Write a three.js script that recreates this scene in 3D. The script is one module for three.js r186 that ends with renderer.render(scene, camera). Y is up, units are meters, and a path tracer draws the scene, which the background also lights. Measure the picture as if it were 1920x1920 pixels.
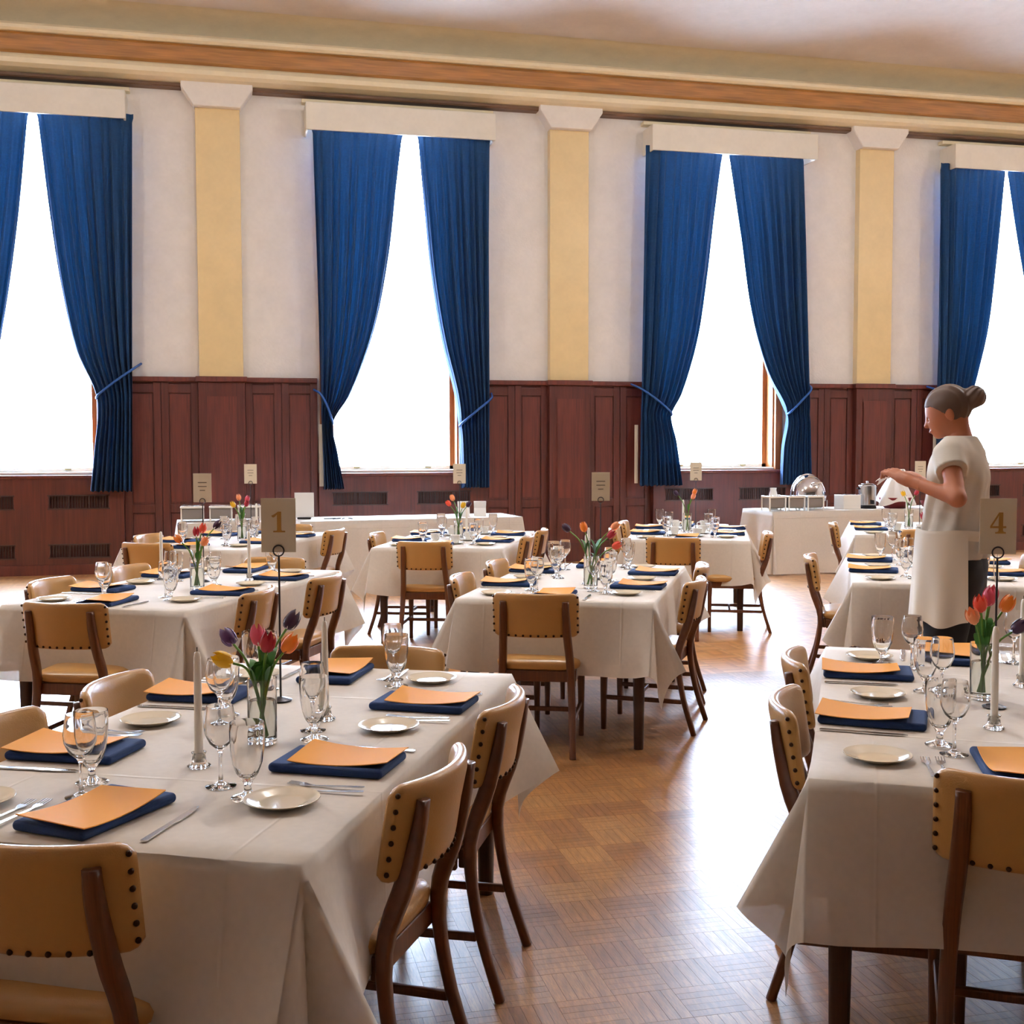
import * as THREE from 'three';
import { mergeGeometries } from 'three/addons/utils/BufferGeometryUtils.js';
import { RoundedBoxGeometry } from 'three/addons/geometries/RoundedBoxGeometry.js';
import { FontLoader } from 'three/addons/loaders/FontLoader.js';
import { TextGeometry } from 'three/addons/geometries/TextGeometry.js';

// ---------------------------------------------------------------- camera, sky, exposure
const scene = new THREE.Scene();
const camera = new THREE.PerspectiveCamera(2 * Math.atan(960 / 2200) * 180 / Math.PI, 1, 0.05, 200);
camera.position.set(0, 1.5, 0);
camera.rotation.order = 'YXZ';
camera.rotation.set(-0.05735, -0.2337, -0.00209);
scene.background = new THREE.Color(0.74, 0.93, 1.24);          // an overcast, blown-out sky outside the windows
scene.backgroundIntensity = 36;
const renderer = new THREE.WebGLRenderer({ antialias: true });
renderer.toneMapping = THREE.LinearToneMapping;
renderer.toneMappingExposure = 1.22;
renderer.shadowMap.enabled = true;
const LAMP_POWER = 17, LAMP_COLOR = new THREE.Color(1.0, 0.985, 0.97);

// ---------------------------------------------------------------- helpers
let seed = 7;
const rnd = () => { seed = (seed * 1664525 + 1013904223) >>> 0; return seed / 4294967296; };
const rr = (a, b) => a + (b - a) * rnd();
const V = (x, y, z) => new THREE.Vector3(x, y, z);
const taken = new Map();
function numbered(n) { const k = taken.get(n) || 0; taken.set(n, k + 1); return k ? `${n}_${String(k).padStart(3, '0')}` : n; }
function tag(o, label, category, group) { o.userData.label = label; o.userData.category = category; if (group) o.userData.group = group; return o; }
function thing(name, label, category, pos = [0, 0, 0], turn = 0, group) {
  const g = new THREE.Group(); g.name = numbered(name); g.position.set(...pos); g.rotation.y = turn; scene.add(g);
  return tag(g, label, category, group);
}
function part(name, geo, mat, parent) {
  const m = new THREE.Mesh(geo, mat); m.name = name; m.castShadow = m.receiveShadow = true; parent.add(m); return m;
}
function one(name, geo, mat, label, category, pos = [0, 0, 0], turn = 0, group) {
  const m = new THREE.Mesh(geo, mat); m.name = numbered(name); m.castShadow = m.receiveShadow = true; m.position.set(...pos); m.rotation.y = turn; scene.add(m);
  return tag(m, label, category, group);
}
function struct(name, geo, mat, label) {
  const m = geo ? new THREE.Mesh(geo, mat) : new THREE.Group(); m.name = name; m.castShadow = m.receiveShadow = true;
  m.userData.kind = 'structure'; if (label) m.userData.label = label; scene.add(m); return m;
}
function copy(src, label, pos, turn) {
  const c = src.clone(); c.name = numbered(src.name.replace(/_\d{3}$/, '')); c.position.set(...pos); c.rotation.set(0, turn, 0); c.userData = { ...src.userData, label };
  scene.add(c); return c;
}
const clean = (g) => { for (const k of Object.keys(g.attributes)) if (!['position', 'normal', 'uv'].includes(k)) g.deleteAttribute(k); return g.index ? g.toNonIndexed() : g; };
const merge = (list) => mergeGeometries(list.map(clean));
function worldUV(g) {                                             // uv in metres from position and facing
  if (g.index) g = g.toNonIndexed();
  const p = g.attributes.position, n = g.attributes.normal, uv = new Float32Array(p.count * 2);
  for (let i = 0; i < p.count; i++) {
    const ax = Math.abs(n.getX(i)), ay = Math.abs(n.getY(i)), az = Math.abs(n.getZ(i));
    if (ay >= ax && ay >= az) { uv[2 * i] = p.getX(i); uv[2 * i + 1] = -p.getZ(i); }
    else if (ax >= az) { uv[2 * i] = p.getZ(i); uv[2 * i + 1] = p.getY(i); }
    else { uv[2 * i] = p.getX(i); uv[2 * i + 1] = p.getY(i); }
  }
  g.setAttribute('uv', new THREE.BufferAttribute(uv, 2)); return g;
}
function bx(x0, x1, y0, y1, z0, z1) { const g = new THREE.BoxGeometry(x1 - x0, y1 - y0, z1 - z0); g.translate((x0 + x1) / 2, (y0 + y1) / 2, (z0 + z1) / 2); return worldUV(g); }
function rbx(w, h, d, r, x = 0, y = 0, z = 0, s = 2) { const g = new RoundedBoxGeometry(w, h, d, s, r); g.translate(x, y, z); return worldUV(g); }
function lathe(pts, n = 28) { return new THREE.LatheGeometry(pts.map(([x, y]) => new THREE.Vector2(x, y)), n); }
function tube(pts, r, seg = 12, rad = 8) { return new THREE.TubeGeometry(new THREE.CatmullRomCurve3(pts.map((p) => V(...p))), seg, r, rad, false); }
function grid(nu, nv, f) {                                        // parametric sheet, f(u, v) -> Vector3
  const pos = [], uv = [], idx = [];
  for (let j = 0; j <= nv; j++) for (let i = 0; i <= nu; i++) { const p = f(i / nu, j / nv); pos.push(p.x, p.y, p.z); uv.push(p.u ?? i / nu, p.v ?? j / nv); }
  for (let j = 0; j < nv; j++) for (let i = 0; i < nu; i++) { const a = j * (nu + 1) + i, b = a + 1, c = a + nu + 1, d = c + 1; idx.push(a, c, b, b, c, d); }
  const g = new THREE.BufferGeometry(); g.setAttribute('position', new THREE.Float32BufferAttribute(pos, 3)); g.setAttribute('uv', new THREE.Float32BufferAttribute(uv, 2)); g.setIndex(idx); g.computeVertexNormals(); return g;
}
function sweep(path, wf, df, seg = 14) {                          // rounded rectangular bar along a path lying mostly in y
  const c = new THREE.CatmullRomCurve3(path.map((p) => V(...p))), pos = [], idx = [], ring = [[.5, .28], [.28, .5], [-.28, .5], [-.5, .28], [-.5, -.28], [-.28, -.5], [.28, -.5], [.5, -.28]], uv = [];
  const ex = V(1, 0, 0);
  for (let i = 0; i <= seg; i++) {
    const t = i / seg, p = c.getPoint(t), T = c.getTangent(t), a = ex.clone().sub(T.clone().multiplyScalar(T.dot(ex))).normalize(), b = T.clone().cross(a);
    for (const [x, y] of ring) { const q = p.clone().addScaledVector(a, x * wf(t)).addScaledVector(b, y * df(t)); pos.push(q.x, q.y, q.z); uv.push(q.x, q.y); }
  }
  const n = ring.length;
  for (let i = 0; i < seg; i++) for (let k = 0; k < n; k++) { const a = i * n + k, b = i * n + (k + 1) % n; idx.push(a, b, a + n, b, b + n, a + n); }
  for (let k = 1; k < n - 1; k++) { idx.push(0, k + 1, k); const o = seg * n; idx.push(o, o + k, o + k + 1); }
  const g = new THREE.BufferGeometry(); g.setAttribute('position', new THREE.Float32BufferAttribute(pos, 3)); g.setAttribute('uv', new THREE.Float32BufferAttribute(uv, 2)); g.setIndex(idx); g.computeVertexNormals(); return g;
}
function nets(lo, hi, cell, sdf) {                                // surface of a distance field
  const n = [0, 1, 2].map((k) => Math.ceil((hi[k] - lo[k]) / cell) + 1), f = new Float32Array(n[0] * n[1] * n[2]), at = (i, j, k) => i + n[0] * (j + n[1] * k);
  for (let k = 0; k < n[2]; k++) for (let j = 0; j < n[1]; j++) for (let i = 0; i < n[0]; i++) f[at(i, j, k)] = sdf(lo[0] + i * cell, lo[1] + j * cell, lo[2] + k * cell);
  const vid = new Int32Array(f.length).fill(-1), pos = [], nor = [], idx = [];
  const corners = [[0, 0, 0], [1, 0, 0], [0, 1, 0], [1, 1, 0], [0, 0, 1], [1, 0, 1], [0, 1, 1], [1, 1, 1]], edges = [[0, 1], [2, 3], [4, 5], [6, 7], [0, 2], [1, 3], [4, 6], [5, 7], [0, 4], [1, 5], [2, 6], [3, 7]];
  for (let k = 0; k < n[2] - 1; k++) for (let j = 0; j < n[1] - 1; j++) for (let i = 0; i < n[0] - 1; i++) {
    const d = corners.map((c) => f[at(i + c[0], j + c[1], k + c[2])]); let s = 0; for (const v of d) if (v < 0) s++;
    if (!s || s === 8) continue;
    let x = 0, y = 0, z = 0, m = 0;
    for (const [a, b] of edges) if ((d[a] < 0) !== (d[b] < 0)) { const t = d[a] / (d[a] - d[b]), A = corners[a], B = corners[b]; x += A[0] + (B[0] - A[0]) * t; y += A[1] + (B[1] - A[1]) * t; z += A[2] + (B[2] - A[2]) * t; m++; }
    const px = lo[0] + (i + x / m) * cell, py = lo[1] + (j + y / m) * cell, pz = lo[2] + (k + z / m) * cell, e = cell * .7;
    vid[at(i, j, k)] = pos.length / 3; pos.push(px, py, pz);
    const g = V(sdf(px + e, py, pz) - sdf(px - e, py, pz), sdf(px, py + e, pz) - sdf(px, py - e, pz), sdf(px, py, pz + e) - sdf(px, py, pz - e)).normalize(); nor.push(g.x, g.y, g.z);
  }
  const quad = (a, b, c, d, flip) => { if (a < 0 || b < 0 || c < 0 || d < 0) return; flip ? idx.push(a, c, b, a, d, c) : idx.push(a, b, c, a, c, d); };
  for (let k = 1; k < n[2] - 1; k++) for (let j = 1; j < n[1] - 1; j++) for (let i = 1; i < n[0] - 1; i++) {
    const v = f[at(i, j, k)] < 0;
    if (v !== (f[at(i + 1, j, k)] < 0)) quad(vid[at(i, j - 1, k - 1)], vid[at(i, j, k - 1)], vid[at(i, j, k)], vid[at(i, j - 1, k)], !v);
    if (v !== (f[at(i, j + 1, k)] < 0)) quad(vid[at(i - 1, j, k - 1)], vid[at(i - 1, j, k)], vid[at(i, j, k)], vid[at(i, j, k - 1)], !v);
    if (v !== (f[at(i, j, k + 1)] < 0)) quad(vid[at(i - 1, j - 1, k)], vid[at(i, j - 1, k)], vid[at(i, j, k)], vid[at(i - 1, j, k)], !v);
  }
  const g = new THREE.BufferGeometry(); g.setAttribute('position', new THREE.Float32BufferAttribute(pos, 3)); g.setAttribute('normal', new THREE.Float32BufferAttribute(nor, 3));
  g.setAttribute('uv', new THREE.Float32BufferAttribute(new Float32Array(pos.length / 3 * 2).map((_, q) => pos[Math.floor(q / 2) * 3 + q % 2]), 2)); g.setIndex(idx); return g;
}

// ---------------------------------------------------------------- textures
function noiseTex(size, fn, rep = [1, 1], srgb = false) {
  const d = new Uint8Array(size * size * 4);
  for (let y = 0; y < size; y++) for (let x = 0; x < size; x++) { const c = fn(x / size, y / size); const o = (y * size + x) * 4; d[o] = c[0]; d[o + 1] = c[1]; d[o + 2] = c[2]; d[o + 3] = 255; }
  const t = new THREE.DataTexture(d, size, size); t.wrapS = t.wrapT = THREE.RepeatWrapping; t.magFilter = THREE.LinearFilter; t.repeat.set(...rep); if (srgb) t.colorSpace = THREE.SRGBColorSpace; t.needsUpdate = true; return t;
}
function vnoise(seed0, px, py) {                                  // tiling value noise
  const h = (i, j) => { let n = ((i % px + px) % px) * 374761393 + ((j % py + py) % py) * 668265263 + seed0 * 69069; n = (n ^ (n >>> 13)) * 1274126177; return ((n ^ (n >>> 16)) >>> 0) / 4294967296; };
  return (u, v) => { const x = u * px, y = v * py, i = Math.floor(x), j = Math.floor(y), a = x - i, b = y - j, s = a * a * (3 - 2 * a), t = b * b * (3 - 2 * b); return (h(i, j) * (1 - s) + h(i + 1, j) * s) * (1 - t) + (h(i, j + 1) * (1 - s) + h(i + 1, j + 1) * s) * t; };
}
const nA = vnoise(1, 6, 6), nB = vnoise(2, 24, 24), nC = vnoise(3, 90, 90), gA = vnoise(4, 5, 40), gB = vnoise(5, 12, 160), gC = vnoise(6, 3, 9);
const cl = (v) => Math.max(0, Math.min(255, v));
const woodTex = (rx, ry, hor) => noiseTex(512, (u0, v0) => { const [u, v] = hor ? [v0, u0] : [u0, v0]; const g = .55 * gA(v, u) + .45 * gB(v, u), b = gC(v, u), k = 150 + 75 * g + 25 * b; return [cl(k), cl(k * .97), cl(k * .93)]; }, [rx, ry], true);   // grain runs along v
const plasterTex = noiseTex(512, (u, v) => { const k = 238 + 7 * nA(u, v) + 6 * nB(u, v) + 4 * nC(u, v); return [cl(k), cl(k), cl(k - 2)]; }, [.35, .35], true);
const plasterBump = noiseTex(512, (u, v) => { const k = 255 * (.3 * nB(u, v) + .7 * nC(u, v)); return [k, k, k]; }, [.7, .7]);
const weaveBump = noiseTex(256, (u, v) => { const k = 127 + 60 * Math.sin(u * Math.PI * 128) + 60 * Math.sin(v * Math.PI * 128); return [k, k, k]; }, [5, 5]);
const clothTex = noiseTex(256, (u, v) => { const k = 240 + 8 * nA(u, v) + 6 * nC(u, v); return [cl(k), cl(k), cl(k)]; }, [1, 1], true);
const clothBump = noiseTex(512, (u, v) => { const f = (t) => Math.exp(-Math.pow((t - .5) / .006, 2)), k = 255 * Math.min(1, .22 * nA(u, v) + .12 * nB(u, v) + .3 * Math.max(f(u), f(v))); return [k, k, k]; }, [1.45, 1.1]);
const velvetTex = noiseTex(256, (u, v) => { const k = 205 + 30 * nC(u, v) + 20 * gB(u, v); return [cl(k), cl(k), cl(k)]; }, [2, 1], true);
const leatherBump = noiseTex(256, (u, v) => { const k = 255 * (.6 * nC(u, v) + .4 * nB(u, v)); return [k, k, k]; }, [6, 6]);

// ---------------------------------------------------------------- materials
const M = (hex, rough = .6, o = {}) => new THREE.MeshPhysicalMaterial({ color: hex, roughness: rough, ...o });
const mat = {
  plaster: M('#efebe7', .75, { map: plasterTex, bumpMap: plasterBump, bumpScale: .0015 }),
  pilaster: M('#e8cf9c', .38, { map: plasterTex }),
  farWall: M('#6d655e', .8, { map: plasterTex }),
  cornice: M('#ecdfc0', .5, { map: plasterTex }),
  cove: M('#d8ccb0', .8, { map: plasterTex }),
  ceiling: M('#dcd5d0', .85, { map: plasterTex }),
  bandWood: M('#cf9450', .28, { map: woodTex(.6, 1, 1), clearcoat: .5, clearcoatRoughness: .2 }),
  panelWood: M('#6e2f22', .42, { map: woodTex(1.2, .5), clearcoat: .25, clearcoatRoughness: .35 }),
  panelWoodB: M('#7a3527', .42, { map: woodTex(1.5, .7), clearcoat: .25, clearcoatRoughness: .35 }),
  grille: M('#4a3733', .5, { metalness: .4 }),
  shadowLineBrown: M('#8d6b52', .5, { map: woodTex(.6, 1, 1) }),  // brown that paints in the shadow line under the cornice
  frameWood: M('#b9733a', .45, { map: woodTex(2, 1) }),
  white: M('#ece7dc', .5, { map: plasterTex }),
  pane: new THREE.MeshPhysicalMaterial({ color: '#ffffff', roughness: 0, transmission: 1, thickness: 0, ior: 1.5 }),
  brass: M('#8a7a55', .35, { metalness: .9 }),
  curtain: M('#0b3f6e', .9, { map: velvetTex, bumpMap: weaveBump, bumpScale: .0006, transmission: .035, thickness: 0, side: THREE.DoubleSide, sheen: .15, sheenColor: new THREE.Color('#3f86d0'), sheenRoughness: .5 }),
  lining: M('#ded6c4', .9, { side: THREE.DoubleSide, transmission: .25, thickness: 0 }),
  floorSlab: M('#5a3a1c', .6),
  cloth: M('#efe6da', .82, { map: clothTex, bumpMap: clothBump, bumpScale: .004, transmission: .28, thickness: 0, side: THREE.DoubleSide }),
  pad: M('#c9bda9', .95, { side: THREE.DoubleSide }),
  tableWood: M('#4a2a1a', .5, { map: woodTex(3, 1.5) }),
  chairWood: M('#7a421d', .36, { map: woodTex(8, 2), clearcoat: .35, clearcoatRoughness: .25 }),
  vinyl: M('#b98a4c', .34, { bumpMap: leatherBump, bumpScale: .0004, clearcoat: .3, clearcoatRoughness: .25 }),
  nail: M('#3a2413', .35, { metalness: .8 }),
  navy: M('#12305f', .85, { bumpMap: weaveBump, bumpScale: .0004, sheen: .3, sheenColor: new THREE.Color('#3d6db0') }),
  menu: M('#e39a38', .75),
  plate: M('#e9dcc2', .16, { clearcoat: .6, clearcoatRoughness: .08 }),
  china: M('#f2f0ea', .14, { clearcoat: .6, clearcoatRoughness: .06 }),
  steel: M('#cfd0d2', .2, { metalness: 1 }),
  chrome: M('#e4e4e6', .07, { metalness: 1 }),
  darkMetal: M('#3c3a3e', .35, { metalness: .8 }),
  glass: new THREE.MeshPhysicalMaterial({ color: '#ffffff', roughness: .02, transmission: 1, thickness: .004, ior: 1.5 }),
  water: new THREE.MeshPhysicalMaterial({ color: '#f4fbf6', roughness: 0, transmission: 1, thickness: .05, ior: 1.33 }),
  candle: M('#f8f3e8', .45),
  wick: M('#2a2422', .9),
  card: M('#d9cdb6', .8),
  gold: M('#a5772a', .5),
  ink: M('#5b5348', .8),
  stem: M('#5f8f2c', .5), leaf: M('#3f7a2a', .5, { side: THREE.DoubleSide }),
  skin: M('#b06a45', .5), hair: M('#5a4437', .55), blouse: M('#d3ccbf', .85, { bumpMap: weaveBump, bumpScale: .0004 }), apron: M('#e9dfce', .85, { side: THREE.DoubleSide }), black: M('#15151a', .85), eye: M('#ece6df', .3), lip: M('#a45d50', .5),
  maroon: M('#7c1f22', .5), linen: M('#f2efe9', .85, { side: THREE.DoubleSide, transmission: .15, thickness: 0 }), pageGrey: M('#8d8580', .5, { metalness: .3 }), shade: M('#fff1d8', .5, { emissive: new THREE.Color(1, .82, .58), emissiveIntensity: 2.2 }),
};

// ---------------------------------------------------------------- room
const ZB = -14.545, XL = -8.71, XR = 17.09, ZF = 11.5, HC = 6.47, TH = .36;
const winX = [-6.56, -2.26, 2.04, 6.34, 10.64, 14.94], pilX = [-4.41, -.11, 4.19, 8.49, 12.79];
const SILL = 1.16, HEAD = 5.32, HW = .82, WO = -.08, WAIN = 2.30;
{ // window wall
  const L = []; let x = XL;
  for (const c0 of winX) { const c = c0 + WO; L.push(bx(x, c - HW, 0, HC + .6, ZB - TH, ZB)); L.push(bx(c - HW, c + HW, 0, SILL, ZB - TH, ZB)); L.push(bx(c - HW, c + HW, HEAD, HC + .6, ZB - TH, ZB)); x = c + HW; }
  L.push(bx(x, XR, 0, HC + .6, ZB - TH, ZB));
  struct('wall_back', merge(L), mat.plaster, 'cream plaster wall pierced by tall windows');
  struct('wall_left', bx(XL - .3, XL, 0, HC + .6, ZB - TH, ZF + .3), mat.plaster, 'plain cream plaster end wall on the left');
  struct('wall_right', bx(XR, XR + .3, 0, HC + .6, ZB - TH, ZF + .3), mat.plaster, 'plain cream plaster end wall on the right');
  struct('wall_front', bx(XL, XR, 0, HC + .6, ZF, ZF + .3), mat.farWall, 'dark grey-brown wall behind the viewer');
  struct('ceiling', bx(XL - .3, XR + .3, HC, HC + .3, ZB - TH, ZF + .3), mat.ceiling, 'pale plaster ceiling');
  // cove: quarter curve from the cornice to the ceiling
  const r = .42, y0 = 6.2; const cg = grid(1, 14, (u, v) => { const a = v * Math.PI / 2; const p = V(XL + (XR - XL) * u, y0 + (HC - y0) * Math.sin(a) - .002, ZB + .04 + r * (1 - Math.cos(a))); p.u = p.x; p.v = v; return p; });
  const cm = mat.cove; cm.side = THREE.DoubleSide; struct('trim_1', cg, cm, 'olive cream plaster cove under the ceiling');
}
{ // cornice along the window wall
  const prof = (pts) => {                                          // profile [out from the wall, height] swept along the wall
    const g = new THREE.ExtrudeGeometry(new THREE.Shape(pts.map(([o, y]) => new THREE.Vector2(o, y))), { depth: XR - XL, bevelEnabled: false });
    const q = g.index ? g.toNonIndexed() : g, p = q.attributes.position, a = [];
    for (let i = 0; i < p.count; i += 3) for (const k of [0, 2, 1]) a.push(XL + p.getZ(i + k), p.getY(i + k), ZB + p.getX(i + k));
    const r = new THREE.BufferGeometry(); r.setAttribute('position', new THREE.Float32BufferAttribute(a, 3)); r.computeVertexNormals(); return worldUV(r);
  };
  const t = struct('trim_2', null, null, 'cream cornice with a polished wood band');
  part('lower_moulding', prof([[0, 5.72], [.10, 5.70], [.30, 5.72], [.36, 5.75], [.37, 5.80], [.345, 5.84], [.31, 5.865], [0, 5.865]]), mat.cornice, t);
  part('shadow_line_strip', prof([[0, 5.655], [.13, 5.655], [.145, 5.67], [.145, 5.70], [0, 5.70]]), mat.shadowLineBrown, t);  // added brown strip, the shade under the moulding put into its colour
  part('wood_band', prof([[0, 5.866], [.30, 5.866], [.315, 5.90], [.315, 6.07], [.30, 6.10], [0, 6.10]]), mat.bandWood, t);
  part('upper_lip', prof([[0, 6.101], [.34, 6.101], [.37, 6.125], [.375, 6.16], [.35, 6.19], [0, 6.20]]), mat.cornice, t);
}
{ // pilasters
  pilX.forEach((x, i) => {
    const t = struct(`trim_${10 + i}`, null, null, 'cream flat pilaster with flared capital between windows');
    part('shaft', rbx(.51, 5.45 - WAIN, .12, .008, x, (5.45 + WAIN) / 2, ZB + .05), mat.pilaster, t);
    const s = new THREE.Shape([[-.26, 5.45], [.26, 5.45], [.28, 5.48], [.40, 5.66], [.40, 5.72], [-.40, 5.72], [-.40, 5.66], [-.28, 5.48]].map(([a, b]) => new THREE.Vector2(a, b)));
    const g = new THREE.ExtrudeGeometry(s, { depth: .2, bevelEnabled: true, bevelThickness: .01, bevelSize: .008, bevelSegments: 1 }); g.translate(x, 0, ZB + .0);
    part('capital', worldUV(g), mat.plaster, t);
  });
}
{ // wainscot: backing, stiles, rails and each panel
  const BZ = ZB + .03;
  const panelGeo = new Map();
  const panel = (w, h) => { const k = w.toFixed(2) + h.toFixed(2); if (!panelGeo.has(k)) { const s = new THREE.Shape([[-w / 2, -h / 2], [w / 2, -h / 2], [w / 2, h / 2], [-w / 2, h / 2]].map(([a, b]) => new THREE.Vector2(a, b))); const g = new THREE.ExtrudeGeometry(s, { depth: .004, bevelEnabled: true, bevelThickness: .012, bevelSize: -.03, bevelOffset: 0, bevelSegments: 1 }); panelGeo.set(k, worldUV(g)); } return panelGeo.get(k); };
  const edges = [XL, ...pilX, XR];
  let num = 30;
  const pier = (x0, x1, pil) => {
    const t = struct(`trim_${num++}`, null, null, 'dark red-brown wood panelled wainscot between windows');
    part('backing', bx(x0, x1, 0, WAIN - .04, ZB, BZ), mat.panelWood, t);
    part('cap_rail', rbx(x1 - x0, .06, .09, .012, (x0 + x1) / 2, WAIN - .02, ZB + .045), mat.panelWoodB, t);
    part('skirting', bx(x0, x1, 0, .16, ZB, BZ + .03), mat.panelWoodB, t);
    const cols = pil == null ? [[x0 + .05, x1 - .05]] : [];
    if (pil != null) {
      const a = (pil - .27 - x0) / 2, b = (x1 - pil - .27) / 2;
      cols.push([x0, x0 + a], [x0 + a, x0 + 2 * a], [pil + .27, pil + .27 + b], [pil + .27 + b, x1]);
      part('pilaster_pedestal', rbx(.54, WAIN - .05, .15, .006, pil, (WAIN - .05) / 2, ZB + .062), mat.panelWood, t);
      part('pedestal_cap', rbx(.6, .065, .18, .012, pil, WAIN - .018, ZB + .085), mat.panelWoodB, t);
      for (const [y0, y1] of [[.24, .68], [.82, 2.08]]) { const m = part('panel', panel(.34, y1 - y0), mat.panelWoodB, t); m.position.set(pil, (y0 + y1) / 2, ZB + .138); }
    }
    for (const [c0, c1] of cols) {
      part('stile', rbx(.085, 2.1, .022, .005, c0 + .045, 1.2, BZ + .011), mat.panelWood, t);
      part('stile', rbx(.085, 2.1, .022, .005, c1 - .045, 1.2, BZ + .011), mat.panelWood, t);
      for (const y of [.20, .75, 2.17]) part('rail', rbx(c1 - c0 - .17, .1, .02, .005, (c0 + c1) / 2, y, BZ + .01), mat.panelWood, t);
      for (const [y0, y1] of [[.27, .68], [.83, 2.10]]) { const m = part('panel', panel(Math.max(.08, c1 - c0 - .20), y1 - y0), mat.panelWoodB, t); m.position.set((c0 + c1) / 2, (y0 + y1) / 2, BZ); }
    }
  };
  for (let i = 0; i < pilX.length; i++) pier(winX[i] + 1.02, winX[i + 1] - 1.02, pilX[i]);
  pier(XL, winX[0] - 1.02, null); pier(winX[5] + 1.02, XR, null);
}
{ // windows, radiator covers, pelmets
  winX.forEach((c, i) => {
    const w = struct(`window_${i + 1}`, null, null, 'tall window with wooden frame, blown out by daylight');
    const z = ZB - .2, c0 = c; c += WO;
    for (const s of [-1, 1]) { part('casing', rbx(.1, HEAD - SILL, .1, .01, c + s * (HW + .04), (HEAD + SILL) / 2, ZB + .02), mat.frameWood, w); part('jamb', bx(c + s * HW - .03, c + s * HW + .03, SILL, HEAD, ZB - TH, ZB + .01), mat.frameWood, w); part('sash_stile', bx(c + s * (HW - .06) - .03, c + s * (HW - .06) + .03, SILL + .02, HEAD, z - .025, z + .025), mat.frameWood, w); }
    part('head', bx(c - HW, c + HW, HEAD - .03, HEAD + .03, ZB - TH, ZB), mat.frameWood, w);
    part('bottom_rail', bx(c - HW + .04, c + HW - .04, SILL + .02, SILL + .075, z - .025, z + .025), mat.white, w);
    part('window_sill', rbx(2 * HW - .004, .03, .34, .01, c, SILL + .016, ZB - .14), mat.white, w);
    part('pane', bx(c - HW + .06, c + HW - .06, SILL + .07, HEAD - .03, z - .003, z + .003), mat.pane, w);
    for (const s of [-1, 1]) part('latch', rbx(.07, .02, .03, .006, c + s * .45, SILL + .06, z + .035), mat.brass, w);
    // radiator cover
    const rc = thing('radiator_cover', `dark wood radiator cover with dark grilles under the ${['first offscreen left', 'leftmost', 'second', 'third', 'rightmost', 'far offscreen right'][i]} window`, 'radiator cover', [c0, 0, ZB + .024], 0, 'radiator covers under the windows');
    const strips = [[-1.02, 1.02, .0, .2], [-1.02, 1.02, .35, .77], [-1.02, 1.02, .92, SILL - .02]];       // boards left round the four grille openings
    for (const [y0, y1] of [[.2, .35], [.77, .92]]) strips.push([-1.02, -.85, y0, y1], [-.19, .19, y0, y1], [.85, 1.02, y0, y1]);
    part('front_panel', merge(strips.map(([x0, x1, y0, y1]) => bx(x0, x1, y0, y1, .1, .12))), mat.panelWood, rc);
    part('back_board', bx(-1.02, 1.02, 0, SILL - .02, 0, .006), mat.panelWood, rc);
    part('side_boards', merge([bx(-1.02, -1.0, 0, SILL - .03, .006, .1), bx(1.0, 1.02, 0, SILL - .03, .006, .1)]), mat.panelWood, rc);
    part('top_ledge', rbx(2.06, .04, .14, .01, 0, SILL - .022, .0705), mat.panelWoodB, rc);
    part('plinth', bx(-1.02, 1.02, 0, .12, .12, .135), mat.panelWoodB, rc);
    for (const gx of [-.52, .52]) for (const gy of [.275, .845]) {
      const g = part('grille', merge([bx(gx - .12, gx - .105, gy - .07, gy + .07, .11, .126), bx(gx + .105, gx + .12, gy - .07, gy + .07, .11, .126)]), mat.grille, rc);
      const bars = []; for (let k = 0; k < 22; k++) bars.push(bx(gx - .325 + k * .0308, gx - .319 + k * .0308, gy - .075, gy + .075, .104, .118));
      bars.push(bx(gx - .345, gx + .345, gy + .07, gy + .085, .115, .128), bx(gx - .345, gx + .345, gy - .085, gy - .07, .115, .128));
      const b = part('grille_bars', merge(bars), mat.grille, g); b.userData.kind = 'stuff';
    }
    const pos = ['far left offscreen', 'leftmost', 'second', 'third', 'rightmost', 'far right offscreen'][i];
    const p = thing('pelmet', `plain white box pelmet above the ${pos} window`, 'pelmet', [c0, 0, ZB], 0, 'white pelmets above the curtains');
    part('fascia', rbx(2.28, .32, .03, .006, 0, 5.36, .36), mat.white, p);
    part('top_board', rbx(2.28, .025, .36, .006, 0, 5.51, .19), mat.white, p);
    for (const s of [-1, 1]) part('return', rbx(.025, .32, .34, .006, s * 1.127, 5.36, .176), mat.white, p);
    part('moulding', rbx(2.34, .05, .12, .012, 0, 5.60, .06), mat.cornice, p);
  });
}

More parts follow.
